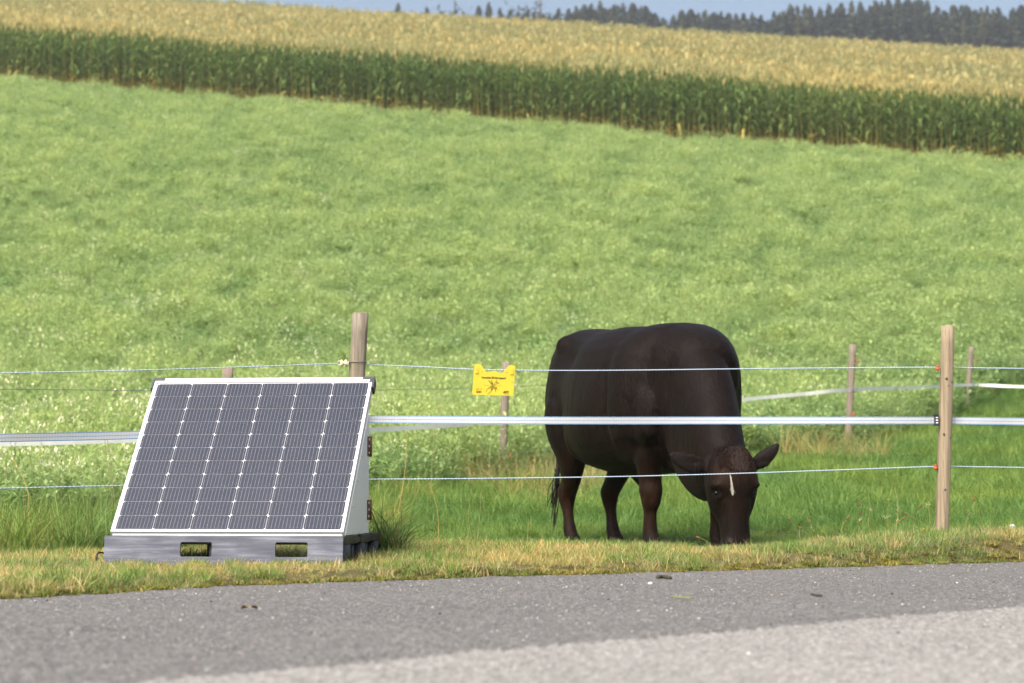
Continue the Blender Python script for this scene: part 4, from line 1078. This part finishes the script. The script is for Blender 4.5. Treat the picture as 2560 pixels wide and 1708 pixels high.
x, y, z = sprinkle(9000, (-3, 5), (10, 26), lambda x, y: dt(x, y) & pad(x, y) & (np.random.default_rng(6).random(len(x)) < .22), 307); n = len(x)
scatter('dry_tall_grass', 'dry_tall', np.stack([x, y, z], 1), uni(n, 0, 6.28, 16), .5 + .7 * uni(n, 0, 1, 17), .3 + .6 * uni(n, 0, 1, 18), 'bleached tall grass fallen round the back fence posts', 'grass', tilt=.35)

# the sown meadow on the slope ---------------------------------------
def mdens(y): return np.interp(y, [11, 20, 35, 60, 95], [1, .8, .32, .16, .10])
mead = lambda x, y: (y > y_back(x) + .1) & (y < y_maize(x) - 1.7 - .8 * vnoise(x, y, 1.5, 64)) & inview(x, y, 1.18, 1.5)
r9 = np.random.default_rng(77)
x, y, z = sprinkle(620000, (-32, 32), (11, 104), lambda x, y: mead(x, y) & (r9.random(len(x)) < mdens(y)), 308); n = len(x)
pn = np.clip((vnoise(x, y, 4.2, 61) * .12 + vnoise(x, y, .75, 62) * .46 + vnoise(x, y, .33, 65) * .42 - .5) * 1.6 + .53, 0, 1)
u1 = uni(n, 0, 1, 19)
fl = np.interp(y, [12, 18, 30, 45], [.045, .03, .010, .003]) * np.interp(x, [-6, -2, 0, 6], [2.4, 2.2, .55, .45]) * (vnoise(x, y, 1.6, 63) * 1.8)
vid = np.where(u1 < .45, r9.integers(0, 4, n), np.where(u1 < .45 + .30 * (pn < .48) + .12, r9.integers(4, 7, n), r9.integers(7, 10, n)))
vid = np.where(uni(n, 0, 1, 20) < fl, r9.integers(10, 13, n), vid)
sc_ = (.65 + .6 * uni(n, 0, 1, 21)) * np.interp(y, [11, 20, 35, 60, 95], [.85, 1.0, 1.35, 1.7, 2.0])
scm = np.stack([sc_, sc_, np.minimum(sc_, 1.25 + .1 * uni(n, 0, 1, 22)) * (.62 + .75 * pn)], 1)
scatter('meadow_plants', 'meadow', np.stack([x, y, z], 1), uni(n, 0, 6.28, 23), scm, np.clip(.12 + .66 * pn + .25 * uni(n, 0, 1, 24), 0, 1), 'pale green sown meadow covering the slope up to the maize', 'meadow', vid=vid, tilt=.07)
print('meadow', n)

# maize ----------------------------------------------------------------
def maize(seed, full=True):
    r = np.random.default_rng(seed); b_ = MB(); H = 2.68 * r.uniform(.90, 1.06)
    gk, gl, yl, tn, br_ = (.080, .140, .040), (.155, .235, .068), (.42, .36, .11), (.54, .485, .25), (.34, .23, .10)
    b_.tube([(0, 0, 0), (.01, .0, H * .5), (.0, .01, H)], [.020, .015, .006], 5, [(*yl,)] * 5 + [(.11, .14, .042)] * 5 + [(.16, .17, .05)] * 5, False)
    for k_ in range(11 if full else 5):
        z0 = H * ((.10 + .80 * k_ / 11) if full else (.58 + .38 * k_ / 5)); az = r.uniform(0, .9) + math.pi * (k_ % 2) + seed
        L = r.uniform(.58, .90) * (1.0 if z0 > .5 else .7); w_ = r.uniform(.065, .095)
        c_ = np.array(yl if (z0 < .62 and r.random() < .75) else (br_ if z0 < .35 else (gk if r.random() < .5 else gl))) * r.uniform(.75, 1.25)
        if not full: c_ = np.array((.25, .29, .095)) * r.uniform(.75, 1.2)
        d_ = np.array([math.cos(az), math.sin(az), 0]); sd_ = np.array([-math.sin(az), math.cos(az), 0]); vs = []
        rise = r.uniform(.35, .7); drop = r.uniform(.95, 1.65)
        for t_ in (0, .3, .65, 1.0):
            p = np.array([0, 0, z0]) + d_ * L * (.8 * t_) + np.array([0, 0, L * (rise * t_ * 1.5 - drop * t_ ** 2 * .75)]); ww = w_ / 2 * (.5, 1, .75, .06)[int(round(t_ * 3))]
            vs += [p - sd_ * ww, p + sd_ * ww]
        b_.add(vs, [(0, 1, 3, 2), (2, 3, 5, 4), (4, 5, 7, 6)], tuple(c_))
    for k_ in range(9):
        az = r.uniform(0, 6.28); L = r.uniform(.2, .34); e = r.uniform(.15, .55) if k_ else .02; d_ = np.array([math.cos(az) * e, math.sin(az) * e, 1]); c_ = np.array(tn) * r.uniform(.8, 1.15)
        p0 = np.array([0, 0, H + .08 * r.random()]); p1 = p0 + d_ * L * .6; p2 = p1 + (d_ + np.array([math.cos(az) * .5, math.sin(az) * .5, -.3])) * L * .4
        sd_ = np.array([-math.sin(az), math.cos(az), 0]) * .011
        b_.add([p0 - sd_, p0 + sd_, p1 - sd_, p1 + sd_, p2 - sd_ * .5, p2 + sd_ * .5], [(0, 1, 3, 2), (2, 3, 5, 4)], tuple(c_))
    if full:
        for k_ in range(1):
            az = r.uniform(0, 6.28); p0 = np.array([.02 * math.cos(az), .02 * math.sin(az), H * .45]); d_ = np.array([math.cos(az) * .3, math.sin(az) * .3, 1])
            b_.tube([p0, p0 + d_ * .10, p0 + d_ * .24], [.014, .028, .008], 6, (.16, .17, .06), False)
    return b_
mz_row = [maize(400 + i).mesh('maize_plant', M['maize_one']) for i in range(6)]
r4 = np.random.default_rng(90); cnt = 0
for xx in np.arange(-27.5, 24.5, .174):
    if cnt >= 300: break
    x_ = xx + r4.uniform(-.05, .05); y_ = float(y_maize(x_)) + r4.uniform(-.10, .12)
    if not inview(x_, y_, 1.03, .2): continue
    o = link('maize_plant', mz_row[r4.integers(0, 6)]); cnt += 1
    o.location = (x_, y_, float(ground_z(x_, y_)) - .02); o.rotation_euler = (r4.normal(0, .03), r4.normal(0, .03), r4.uniform(0, 6.28)); q_ = r4.uniform(.9, 1.08); o.scale = (q_, q_, q_)
    tag(o, 'tall green maize plant with dry lower leaves in the front row above the meadow', 'maize plant', 'front row of maize plants')
variants('maize', [maize(420 + i).mesh('maize_stand', M['maize']) for i in range(5)] + [maize(440 + i, False).mesh('maize_top', M['maize']) for i in range(4)])
r5 = np.random.default_rng(91); PX, PY = [], []
for k_ in range(7):                               # rows behind the front one
    xx = np.arange(-34, 34, .15); PX.append(xx + r5.uniform(-.06, .06, len(xx))); PY.append(y_maize(xx) + .75 * (k_ + 1) * 1.08 + r5.uniform(-.12, .12, len(xx)))
xe, ye = np.concatenate(PX), np.concatenate(PY); k_ = inview(xe, ye, 1.12, 1.5); xe, ye = xe[k_], ye[k_]
x, y, z = sprinkle(150000, (-90, 90), (70, 236), lambda x, y: (y > y_maize(x) + 6.2) & inview(x, y, 1.1, 2) & (r5.random(len(x)) < np.interp(y, [80, 120, 236], [1, .8, .65])), 309)
nE, nT = len(xe), len(x)
X_, Y_ = np.concatenate([xe, x]), np.concatenate([ye, y]); n = nE + nT
vid = np.concatenate([r5.integers(0, 5, nE), r5.integers(5, 9, nT)])
hs_ = (.92 + .16 * uni(n, 0, 1, 26)) * (.95 + .1 * vnoise(X_, Y_, 6, 70)); wsx = np.concatenate([np.ones(nE), np.full(nT, 1.5)])
scatter('maize_field', 'maize', np.stack([X_, Y_, ground_z(X_, Y_)], 1), uni(n, 0, 6.28, 25), np.stack([hs_ * wsx, hs_ * wsx, hs_], 1), np.clip(.7 * vnoise(X_, Y_, 7, 71) + .35 * uni(n, 0, 1, 27), 0, 1), 'maize field with tan tassels climbing the hill', 'maize field', vid=vid, tilt=.04)
print('maize', nE, nT)

# far wood ---------------------------------------------------------------
def spruce(seed, H=21.0, W=3.1, dens=1.0, pal=((.020, .034, .020), (.030, .046, .024), (.014, .026, .017))):
    r = np.random.default_rng(seed); parts = []; nb = int(230 * dens); Vv, Cc = [], []
    for i in range(nb):
        t_ = r.random() ** .8; zc = H * (.10 + .90 * t_); R_ = W * (1 - t_) ** .66 * r.uniform(.45, 1.1) + .40; az = r.uniform(0, 6.28)
        d_ = np.array([math.cos(az), math.sin(az), 0]); sd_ = np.array([-math.sin(az), math.cos(az), 0]) * (.22 * R_ + .16); p0 = np.array([0, 0, zc]); dr = r.uniform(.15, .5) * R_
        c_ = np.array(pal[r.integers(0, len(pal))]) * r.uniform(.7, 1.35)
        m_ = p0 + d_ * R_ * .55 + np.array([0, 0, -dr * .3]); e = p0 + d_ * R_ + np.array([0, 0, -dr])
        Vv += [p0 + np.array([0, 0, .25]), m_ - sd_, e, m_ + sd_, m_ + np.array([0, 0, -.5 - .25 * R_])]; Cc += [c_] * 5
    o_ = np.arange(nb)[:, None] * 5
    return np.array(Vv), np.concatenate([o_ + np.array([[0, 1, 2, 3]])]), np.concatenate([o_ + np.array([[1, 4, 3]])]), np.array(Cc)
def broadleaf(seed, H=14.0):
    r = np.random.default_rng(seed); C_ = []
    for i in range(16):
        a_ = r.uniform(0, 6.28); q_ = r.uniform(0, 3.2); c0_ = np.array([q_ * math.cos(a_), q_ * math.sin(a_), H * r.uniform(.45, .9)]); C_.append(c0_ + r.normal(0, 1, (60, 3)) * np.array([1.0, 1.0, .8]))
    return leaves(np.concatenate(C_), .75, [(.030, .048, .020), (.042, .062, .026), (.022, .038, .016)], seed, .2)
sp_m = [np_mesh('crown', *spruce(500 + i, 21, (4.6, 5.4, 5.0, 6.0, 4.4)[i], pal=(((.020, .034, .020), (.030, .046, .024), (.014, .026, .017)) if i < 4 else ((.036, .044, .020), (.046, .052, .024), (.026, .036, .018)))), mat=M['needle']) for i in range(5)]
rust_m = np_mesh('crown', *spruce(520, 21, 2.8, pal=((.12, .06, .035), (.16, .085, .05), (.05, .045, .028))), mat=M['needle'])
bl_m = [np_mesh('crown', *broadleaf(530 + i), mat=M['needle']) for i in range(2)]
tr_m = MB().tube([(0, 0, -1), (0, 0, 9), (0, 0, 19)], [.26, .19, .04], 6, (1, 1, 1), False).mesh('trunk', M['bark'])
def tree(px, top_y, D, me, label, group, base_h=21.0, name='spruce_tree', wid=1.0, seed=0):
    p = at(px, top_y, D); g = float(ground_z(p.x, D)); h = max(4.0, p.z - g); k_ = h / base_h
    o = empty(name, (p.x, D, g), random.Random(seed).uniform(0, 6.28)); o.scale = (k_ ** .5 * wid, k_ ** .5 * wid, k_)
    link('crown', me, o); link('trunk', tr_m, o)
    return tag(o, label, 'tree', group)
SKY_TOP = [(1300, 24), (1351, 6), (1412, 21), (1469, 3), (1504, 2), (1579, 5), (1632, 21), (1675, 34), (1707, 24), (1745, 16), (1777, 24), (1863, 21), (1911, 36), (1949, 11), (2008, 5), (2077, 1), (2131, 0), (2250, -12), (2330, -2), (2372, 8), (2469, 13), (2511, 21), (2560, 11), (2700, 5)]
tx_, ty_ = np.array(SKY_TOP).T
singles = [(995, 8, 'spruce'), (1067, 17, 'spruce'), (1137, 14, 'broad'), (1197, 14, 'spruce'), (1222, 5, 'spruce'), (1250, 19, 'spruce'), (1351, 5, 'broad')]
sl = ['lone dark tree tip farthest from the wood on the maize skyline', 'tiny tree tip second along the maize skyline from its lone end', 'small rounded tree top third along the maize skyline, wide gaps on both its sides',
      'dark narrow tree tip just before the tallest thin tip on the skyline', 'tallest thin spruce tip standing before the wood begins', 'low spruce tip at the start of the wood', 'broad round-topped leafy tree at the thin end of the wood']
for i, ((px_, py_, kd), lb) in enumerate(zip(singles, sl)):
    if kd == 'broad': tree(px_, py_, 415, bl_m[i % 2], lb, None, 14.5, 'leafy_tree', 1.0 if i < 5 else 1.25, i)
    else: tree(px_, py_, 415, sp_m[i % 4], lb, None, 21, 'spruce_tree', .8, i)
r6 = np.random.default_rng(95); px_ = 1275.0; i = 0
while px_ < 2680:
    top = float(np.interp(px_, tx_, ty_)) + abs(r6.normal(0, 10))
    if abs(px_ - 1351) > 26:
        dead = i in (62, 84)
        tree(px_, top, 418 + r6.uniform(-7, 9), rust_m if dead else sp_m[r6.integers(0, 5)], ('reddish dying spruce among the dark trees of the far wood' if dead else 'dark spruce on the skyline of the far wood'), 'dying spruces of the far wood' if dead else 'spruces along the skyline of the far wood', 21, 'spruce_tree', r6.uniform(.8, 1.2), i)
    px_ += r6.uniform(11, 26); i += 1
i2 = 0; px_ = 1500.0
while px_ < 2680:        # lower trees along the wood's near edge
    top = float(np.interp(px_, tx_, ty_)) + r6.uniform(12, 42)
    tree(px_, top, 404 + r6.uniform(-5, 6), sp_m[r6.integers(0, 5)], 'lower dark spruce along the near edge of the far wood', 'lower spruces at the edge of the far wood', 21, 'spruce_tree', r6.uniform(.8, 1.2), 300 + i2)
    px_ += r6.uniform(15, 32); i2 += 1
variants('wood', [np_mesh('wood_tree', *spruce(560 + k_, 19, 3.2, .8), mat=M['needle_mass']) for k_ in range(3)])
x, y, z = sprinkle(1500, (-25, 150), (424, 500), lambda x, y: (x > -4 + .1 * (y - 424)), 310); n = len(x)
hm = np.array([at(CX + a_ / b_ * FPX, float(np.interp(CX + a_ / b_ * FPX, tx_, ty_)) + 4, b_).z for a_, b_ in zip(x, y)]) - z
sc_ = np.clip(hm / 20.0, .3, 1.6) * uni(n, .8, 1.0, 28)
scatter('far_wood', 'wood', np.stack([x, y, z], 1), uni(n, 0, 6.28, 29), np.stack([np.full(n, 1.25), np.full(n, 1.25), sc_], 1), uni(n, 0, 1, 30), 'dark mass of the spruce wood behind its front trees', 'wood', tilt=.02)

# ---------------------------------------------------------------- small things
# weeds crowding the pallet's corner
def weeds(name, key, cx_, cy_, rad, n, sc, label, seed):
    r_ = np.random.default_rng(seed); a_ = r_.uniform(0, 6.28, n); q_ = rad * np.sqrt(r_.random(n)); x = cx_ + q_ * np.cos(a_); y = cy_ + q_ * np.sin(a_) * 1.6
    scatter(name, key, np.stack([x, y, ground_z(x, y)], 1), r_.uniform(0, 6.28, n), r_.uniform(.55, 1.0, n) * sc, r_.random(n), label, 'weeds', tilt=.22, seed=seed)
variants('weed', [gmesh('weed_tuft', blades(40, .34, .5, .07, .5, 1.0, .0065, [G3, (.07, .15, .03), G1, (.09, .17, .05), (.22, .14, .06)], 640 + i, 4)) for i in range(3)])
weeds('weed_clump', 'weed', -.60, 9.95, .075, 9, .92, 'tall green weeds crowding the corner of the black pallet', 601)
weeds('dry_weed_clump', 'dry_tall', -.56, 9.85, .10, 3, .5, 'brown dry stems among the weeds beside the pallet', 602)
def stalk(name, base, tip, r0, head, label, group, cat='plant', bend=.03):
    base, tip = Vector(base), Vector(tip); root = empty(name, base); d_ = tip - base
    md_ = d_ * .55 + Vector((rnd.uniform(-bend, bend), 0, .01))
    pts = catmull([Vector((0, 0, -.02)), md_, d_], 5)
    st = MB().tube(pts, list(np.linspace(r0, r0 * .6, len(pts))), 5, (.26, .27, .09) if head != 'dry' else (.44, .36, .18), False).build('stem', M['stem'], root, True)
    ax = (pts[-1] - pts[-3]).normalized(); mt = Matrix.Translation(d_) @ ax.to_track_quat('Z', 'Y').to_matrix().to_4x4()
    b_ = MB()
    if head == 'plantain': b_.lathe([(.001, -.004), (.0042, -.001), (.005, .006), (.0042, .015), (.001, .021)], 8, (.20, .10, .055), mt)
    elif head == 'cream':
        for k_ in range(16):
            o_ = Vector((rnd.gauss(0, .008), rnd.gauss(0, .008), rnd.gauss(.004, .004))); b_.lathe([(.0005, -.002), (.003, 0), (.0005, .002)], 6, (.48, .45, .28), mt @ Matrix.Translation(o_))
    elif head in ('yellow', 'daisy'):
        for k_ in range(22):
            a_ = 2 * math.pi * k_ / 22; rr_ = .014 if k_ % 2 else .010; rr_ *= 1 if head == 'yellow' else .6
            c_ = (.80, .52, .01) if head == 'yellow' else (.75, .75, .72)
            p_ = [Vector((0, 0, .001)), Vector((rr_ * math.cos(a_ - .16), rr_ * math.sin(a_ - .16), .006)), Vector((rr_ * 1.12 * math.cos(a_), rr_ * 1.12 * math.sin(a_), .007)), Vector((rr_ * math.cos(a_ + .16), rr_ * math.sin(a_ + .16), .006))]
            b_.add([mt @ v_ for v_ in p_], [(0, 1, 2, 3)], c_)
        b_.lathe([(.001, -.006), (.005, -.002), (.006, .004), (.002, .007)], 8, (.45, .35, .02), mt)
    elif head == 'clock':
        for k_ in range(150):
            v_ = Vector((rnd.gauss(0, 1), rnd.gauss(0, 1), rnd.gauss(0, 1))).normalized(); e_ = v_ * .015
            t1 = v_.orthogonal().normalized() * .0032; t2 = v_.cross(t1)
            b_.add([mt @ q for q in (e_ - t1, e_ + t2, e_ + t1, e_ - t2)], [(0, 1, 2, 3)], (.70, .70, .66)); b_.add([mt @ q for q in (v_ * .003, e_ + t1 * .1, e_ - t1 * .1)], [(0, 1, 2)], (.6, .6, .55))
    elif head == 'dry':
        for k_ in range(18):
            z_ = rnd.uniform(-.09, .01); p_ = Vector((rnd.gauss(0, .003), rnd.gauss(0, .003), z_)); q_ = p_ + Vector((rnd.gauss(0, .006), rnd.gauss(0, .006), .014)); sd_ = Vector((.0016, 0, 0))
            b_.add([mt @ v_ for v_ in (p_ - sd_, p_ + sd_, q_)], [(0, 1, 2)], (.50, .41, .22))
    h_ = b_.build('flower_head', M['stem'], root)
    if head in ('clock', 'cream', 'dry', 'yellow', 'daisy'): h_['kind'] = 'stuff'
    return tag(root, label, cat, group)
def gpt(px_, py_, D):
    p_ = at(px_, py_, D); return Vector((p_.x, D, float(ground_z(p_.x, D))))
G_PL = 'plantain stalks at the verge edge'
for tx2, ty2, bx2, D in ((1976, 1302, 2008, 11.1), (2025, 1308, 2037, 11.15), (2145, 1265, 2160, 11.3), (2152, 1288, 2150, 11.25), (2118, 1298, 2112, 11.2), (2268, 1287, 2345, 11.2), (2254, 1299, 2228, 11.15), (2437, 1252, 2468, 11.3), (2422, 1292, 2423, 11.35), (2300, 1268, 2290, 11.3), (2245, 1282, 2262, 11.25), (1749, 1345, 1772, 10.9)):
    stalk('plantain_stalk', gpt(bx2, 1350, D), at(tx2, ty2, D), .0016, 'plantain', 'thin plantain stalk with a small brown head at the verge edge', G_PL)
for tx2, ty2, bx2, D in ((2176, 1276, 2178, 11.2), (2215, 1294, 2240, 11.2), (2320, 1262, 2322, 11.25), (2152, 1300, 2150, 11.3)):
    stalk('wild_carrot', gpt(bx2, 1350, D), at(tx2, ty2, D), .0015, 'cream', 'cream-headed wild flower on a thin stem near the pale post', 'cream wild flowers near the pale post')
stalk('dandelion', gpt(2003, 1350, 11.4), at(2000, 1320, 11.4), .002, 'yellow', 'yellow dandelion between the cow and the pale post', None, 'flower')
stalk('dandelion', gpt(2520, 1350, 11.55), at(2518, 1328, 11.55), .002, 'yellow', 'yellow dandelion under the white seed clock', None, 'flower')
stalk('dandelion_clock', gpt(2536, 1350, 11.6), at(2531, 1317, 11.6), .002, 'clock', 'white dandelion seed clock beyond the pale post', None, 'flower')
for tx2, ty2, bx2, D in ((2222, 1251, 2222, 11.6), (2245, 1302, 2246, 11.5), (2494, 1330, 2494, 11.5), (2310, 1323, 2310, 11.4), (2096, 1344, 2096, 11.2)):
    stalk('daisy', gpt(bx2, 1350, D), at(tx2, ty2, D), .0012, 'daisy', 'tiny white flower in the grass around the pale post', 'tiny white flowers around the pale post', 'flower')
G_S, G_T = 'bleached grass stalks along the verge', 'tall dry stalks behind the front fence'
for tx2, ty2, bx2, D, lb in ((1072, 1205, 1098, 10.7, 'bent bleached grass stalk nearest the pallet, in front of the pasture'), (1203, 1222, 1190, 10.9, 'bleached grass stalk with a seed head, halfway between pallet and cow'),
                             (1322, 1298, 1316, 10.9, 'short bleached grass stalk just before the cow\'s tail'), (2233, 1205, 2234, 11.1, 'upright bleached grass stalk between the cow and the pale post'), (1175, 1250, 1188, 10.8, 'lower thin bleached stalk leaning beside the seed-headed one')):
    stalk('grass_stalk', gpt(bx2, 1350, D), at(tx2, ty2, D), .0013, 'dry', lb, G_S)
for tx2, ty2, bx2, D, lb in ((243, 948, 300, 12.6, 'tallest dry grass stalk beyond the fence, left of the solar panel'), (257, 1000, 302, 12.4, 'second dry grass stalk leaning beside the tallest one, left of the solar panel'), (30, 1140, 66, 11.2, 'dry grass stalk near the left edge of the picture'),
                             (1018, 1085, 985, 14.5, 'leaning dry grass stalk beyond the fence, beside the upper hinge'), (1112, 958, 1075, 16.5, 'leaning dry grass stalk beyond the fence, between panel and yellow sign')):
    stalk('grass_stalk', gpt(bx2, 1250, D), at(tx2, ty2, D), .0026, 'dry', lb, G_T, bend=.06)
# stones, twigs and leaves lying on the road
def road_at(px_, py_):
    D = 5.0
    for _ in range(40):
        p_ = at(px_, py_, D); D += (p_.z) * 8; D = max(2.5, min(14, D))
    return at(px_, py_, D)
def pebble(px_, py_, wpx, col, label, group, seed):
    r_ = random.Random(seed); p_ = road_at(px_, py_); R_ = wpx / 2 * p_.y / FPX
    bm = bmesh.new(); bmesh.ops.create_icosphere(bm, subdivisions=2, radius=1.0); sx, sy, sz = r_.uniform(.9, 1.1), r_.uniform(.7, 1), r_.uniform(.5, .7); of = [Vector((r_.gauss(0, 1), r_.gauss(0, 1), r_.gauss(0, 1))).normalized() for _ in range(5)]
    for v_ in bm.verts:
        k_ = 1 - sum(max(0, v_.co.dot(q) - .55) for q in of) * .45; v_.co = Vector((v_.co.x * sx, v_.co.y * sy, v_.co.z * sz)) * R_ * k_
    me = bpy.data.meshes.new('pebble'); bm.to_mesh(me); bm.free(); me.materials.append(M['pebble'])
    a_ = me.color_attributes.new('Col', 'FLOAT_COLOR', 'POINT'); a_.data.foreach_set('color', np.tile(np.array([*col, 1], 'f'), len(me.vertices)))
    me.polygons.foreach_set('use_smooth', [True] * len(me.polygons))
    o = link('pebble', me); o.location = (p_.x, p_.y, R_ * sz * .8 + .003); o.rotation_euler = (0, 0, r_.uniform(0, 6))
    return tag(o, label, 'pebble', group)
W_, T_, D_ = (.62, .60, .56), (.46, .33, .20), (.05, .045, .04)
pebble(1626, 1464, 13, W_, 'white pebble on the dark asphalt just below the cow\'s muzzle', None, 1)
pebble(1872, 1639, 12, W_, 'white pebble lying on the pale road', None, 2)
pebble(1408, 1474, 8, (.40, .36, .31), 'grey-brown pebble on the dark asphalt below the cow\'s hind legs', None, 3)
pebble(1511, 1431, 9, (.30, .31, .34), 'grey-blue stone at the grass edge below the cow', None, 13)
for i, (a_, b_) in enumerate(((1554, 1466), (1668, 1530), (2040, 1514), (309, 1599), (1597, 1531), (2392, 1461))): pebble(a_, b_, 6.5, W_, 'small pale pebble on the dark asphalt', 'small pale pebbles on the asphalt', 20 + i)
for i, (a_, b_) in enumerate(((1929, 1491), (1954, 1490), (599, 1637), (490, 1675))): pebble(a_, b_, 7, T_, 'small tan pebble on the dark asphalt', 'small tan pebbles on the asphalt', 40 + i)
for i, (a_, b_) in enumerate(((1520, 1503), (2230, 1489), (528, 1508), (113, 1656), (1099, 1539), (117, 1505), (267, 1661))): pebble(a_, b_, 8, D_, 'small dark crumb on the dark asphalt', 'dark crumbs on the asphalt', 60 + i)
for i, (a_, b_) in enumerate(((1923, 1644), (2107, 1572), (2032, 1577), (2000, 1632))): pebble(a_, b_, 8, D_, 'small dark crumb on the pale road', 'dark crumbs on the pale road', 80 + i)
bm = bmesh.new(); bmesh.ops.create_icosphere(bm, subdivisions=1, radius=1.0); gv = np.array([v_.co[:] for v_ in bm.verts]); gf = np.array([[q.index for q in f_.verts] for f_ in bm.faces]); bm.free()
gr_m = []
for i, c_ in enumerate(((.42, .40, .37), (.50, .48, .44), (.035, .033, .03), (.30, .24, .18), (.20, .19, .18))):
    r_ = np.random.default_rng(700 + i); gr_m.append(np_mesh('grit', gv * np.array([1, .85, .6]) * r_.uniform(.75, 1.1, (len(gv), 1)), None, gf, np.tile(np.array(c_), (len(gv), 1)), M['pebble'], True))
variants('grit', gr_m)
r8 = np.random.default_rng(710); x = r8.uniform(-4, 5, 26000); y = r8.uniform(2.8, 12, 26000)
k_ = (road_s(x, y) < .0) & inview(x, y, 1.2, .3) & ((r8.random(26000) < .55) | (road_s(x, y) > -.5)); x, y = x[k_], y[k_]; n = len(x)
scatter('road_grit', 'grit', np.stack([x, y, np.where(y < np.interp(x, xs, yp2), .005, .001)], 1), r8.uniform(0, 6.28, n), np.minimum(.0046, .0014 + r8.exponential(.0008, n)), r8.random(n), 'fine loose grit scattered over the asphalt', 'grit', tilt=.3)
def twig(pts, r0, col, label):
    P = [road_at(*q) + Vector((0, 0, .006)) for q in pts]
    return tag(MB().tube(catmull(P, 4), r0, 6, col).build('twig', M['pebble'], None, True), label, 'twig')
twig([(1645, 1447), (1658, 1446), (1675, 1449)], .009, (.05, .045, .03), 'short dark twig on the asphalt near the grass edge')
twig([(2028, 1490), (2040, 1492), (2053, 1494)], .004, (.07, .055, .045), 'thin dark twig on the asphalt, right of the cow')
twig([(1682, 1497), (1705, 1498), (1732, 1499)], .0025, (.20, .22, .06), 'thin green blade lying on the asphalt')
b = MB(); P = road_at(623, 1527); r7 = random.Random(5); L_, W2 = .05, .016; vs = []
for k_ in range(9):
    t_ = k_ / 8; w2 = W2 * math.sin(math.pi * t_) ** .8
    for sg_ in (-1, 0, 1): vs.append(P + Vector((-L_ / 2 + L_ * t_, sg_ * w2, .004 + .010 * abs(sg_) * (1 + math.sin(t_ * 9)) / 2 + .006 * math.sin(3 * t_))))
b.add(vs, [(3*k_+j, 3*k_+j+1, 3*k_+j+4, 3*k_+j+3) for k_ in range(8) for j in (0, 1)], (.22, .13, .06))
tag(b.build('dry_leaf', M['pebble'], None, True), 'curled brown leaf on the asphalt in front of the solar panel', 'leaf')

# ---------------------------------------------------------------- air
hz = MB().box((-1650, -80, -1.3), (1650, 2500, 128)).build('haze', None)
ht = NT('hazy_air'); ht.n.remove(ht.b)
pv = ht.n.new('ShaderNodeVolumePrincipled'); pv.inputs['Color'].default_value = (.90, .94, 1.0, 1); pv.inputs['Density'].default_value = .00042; pv.inputs['Anisotropy'].default_value = .2
ht.l.new(pv.outputs[0], ht.out.inputs['Volume'])
hz.data.materials.append(ht.m); tag(hz, 'thin pale haze in the air over the fields', 'haze', kind='stuff')
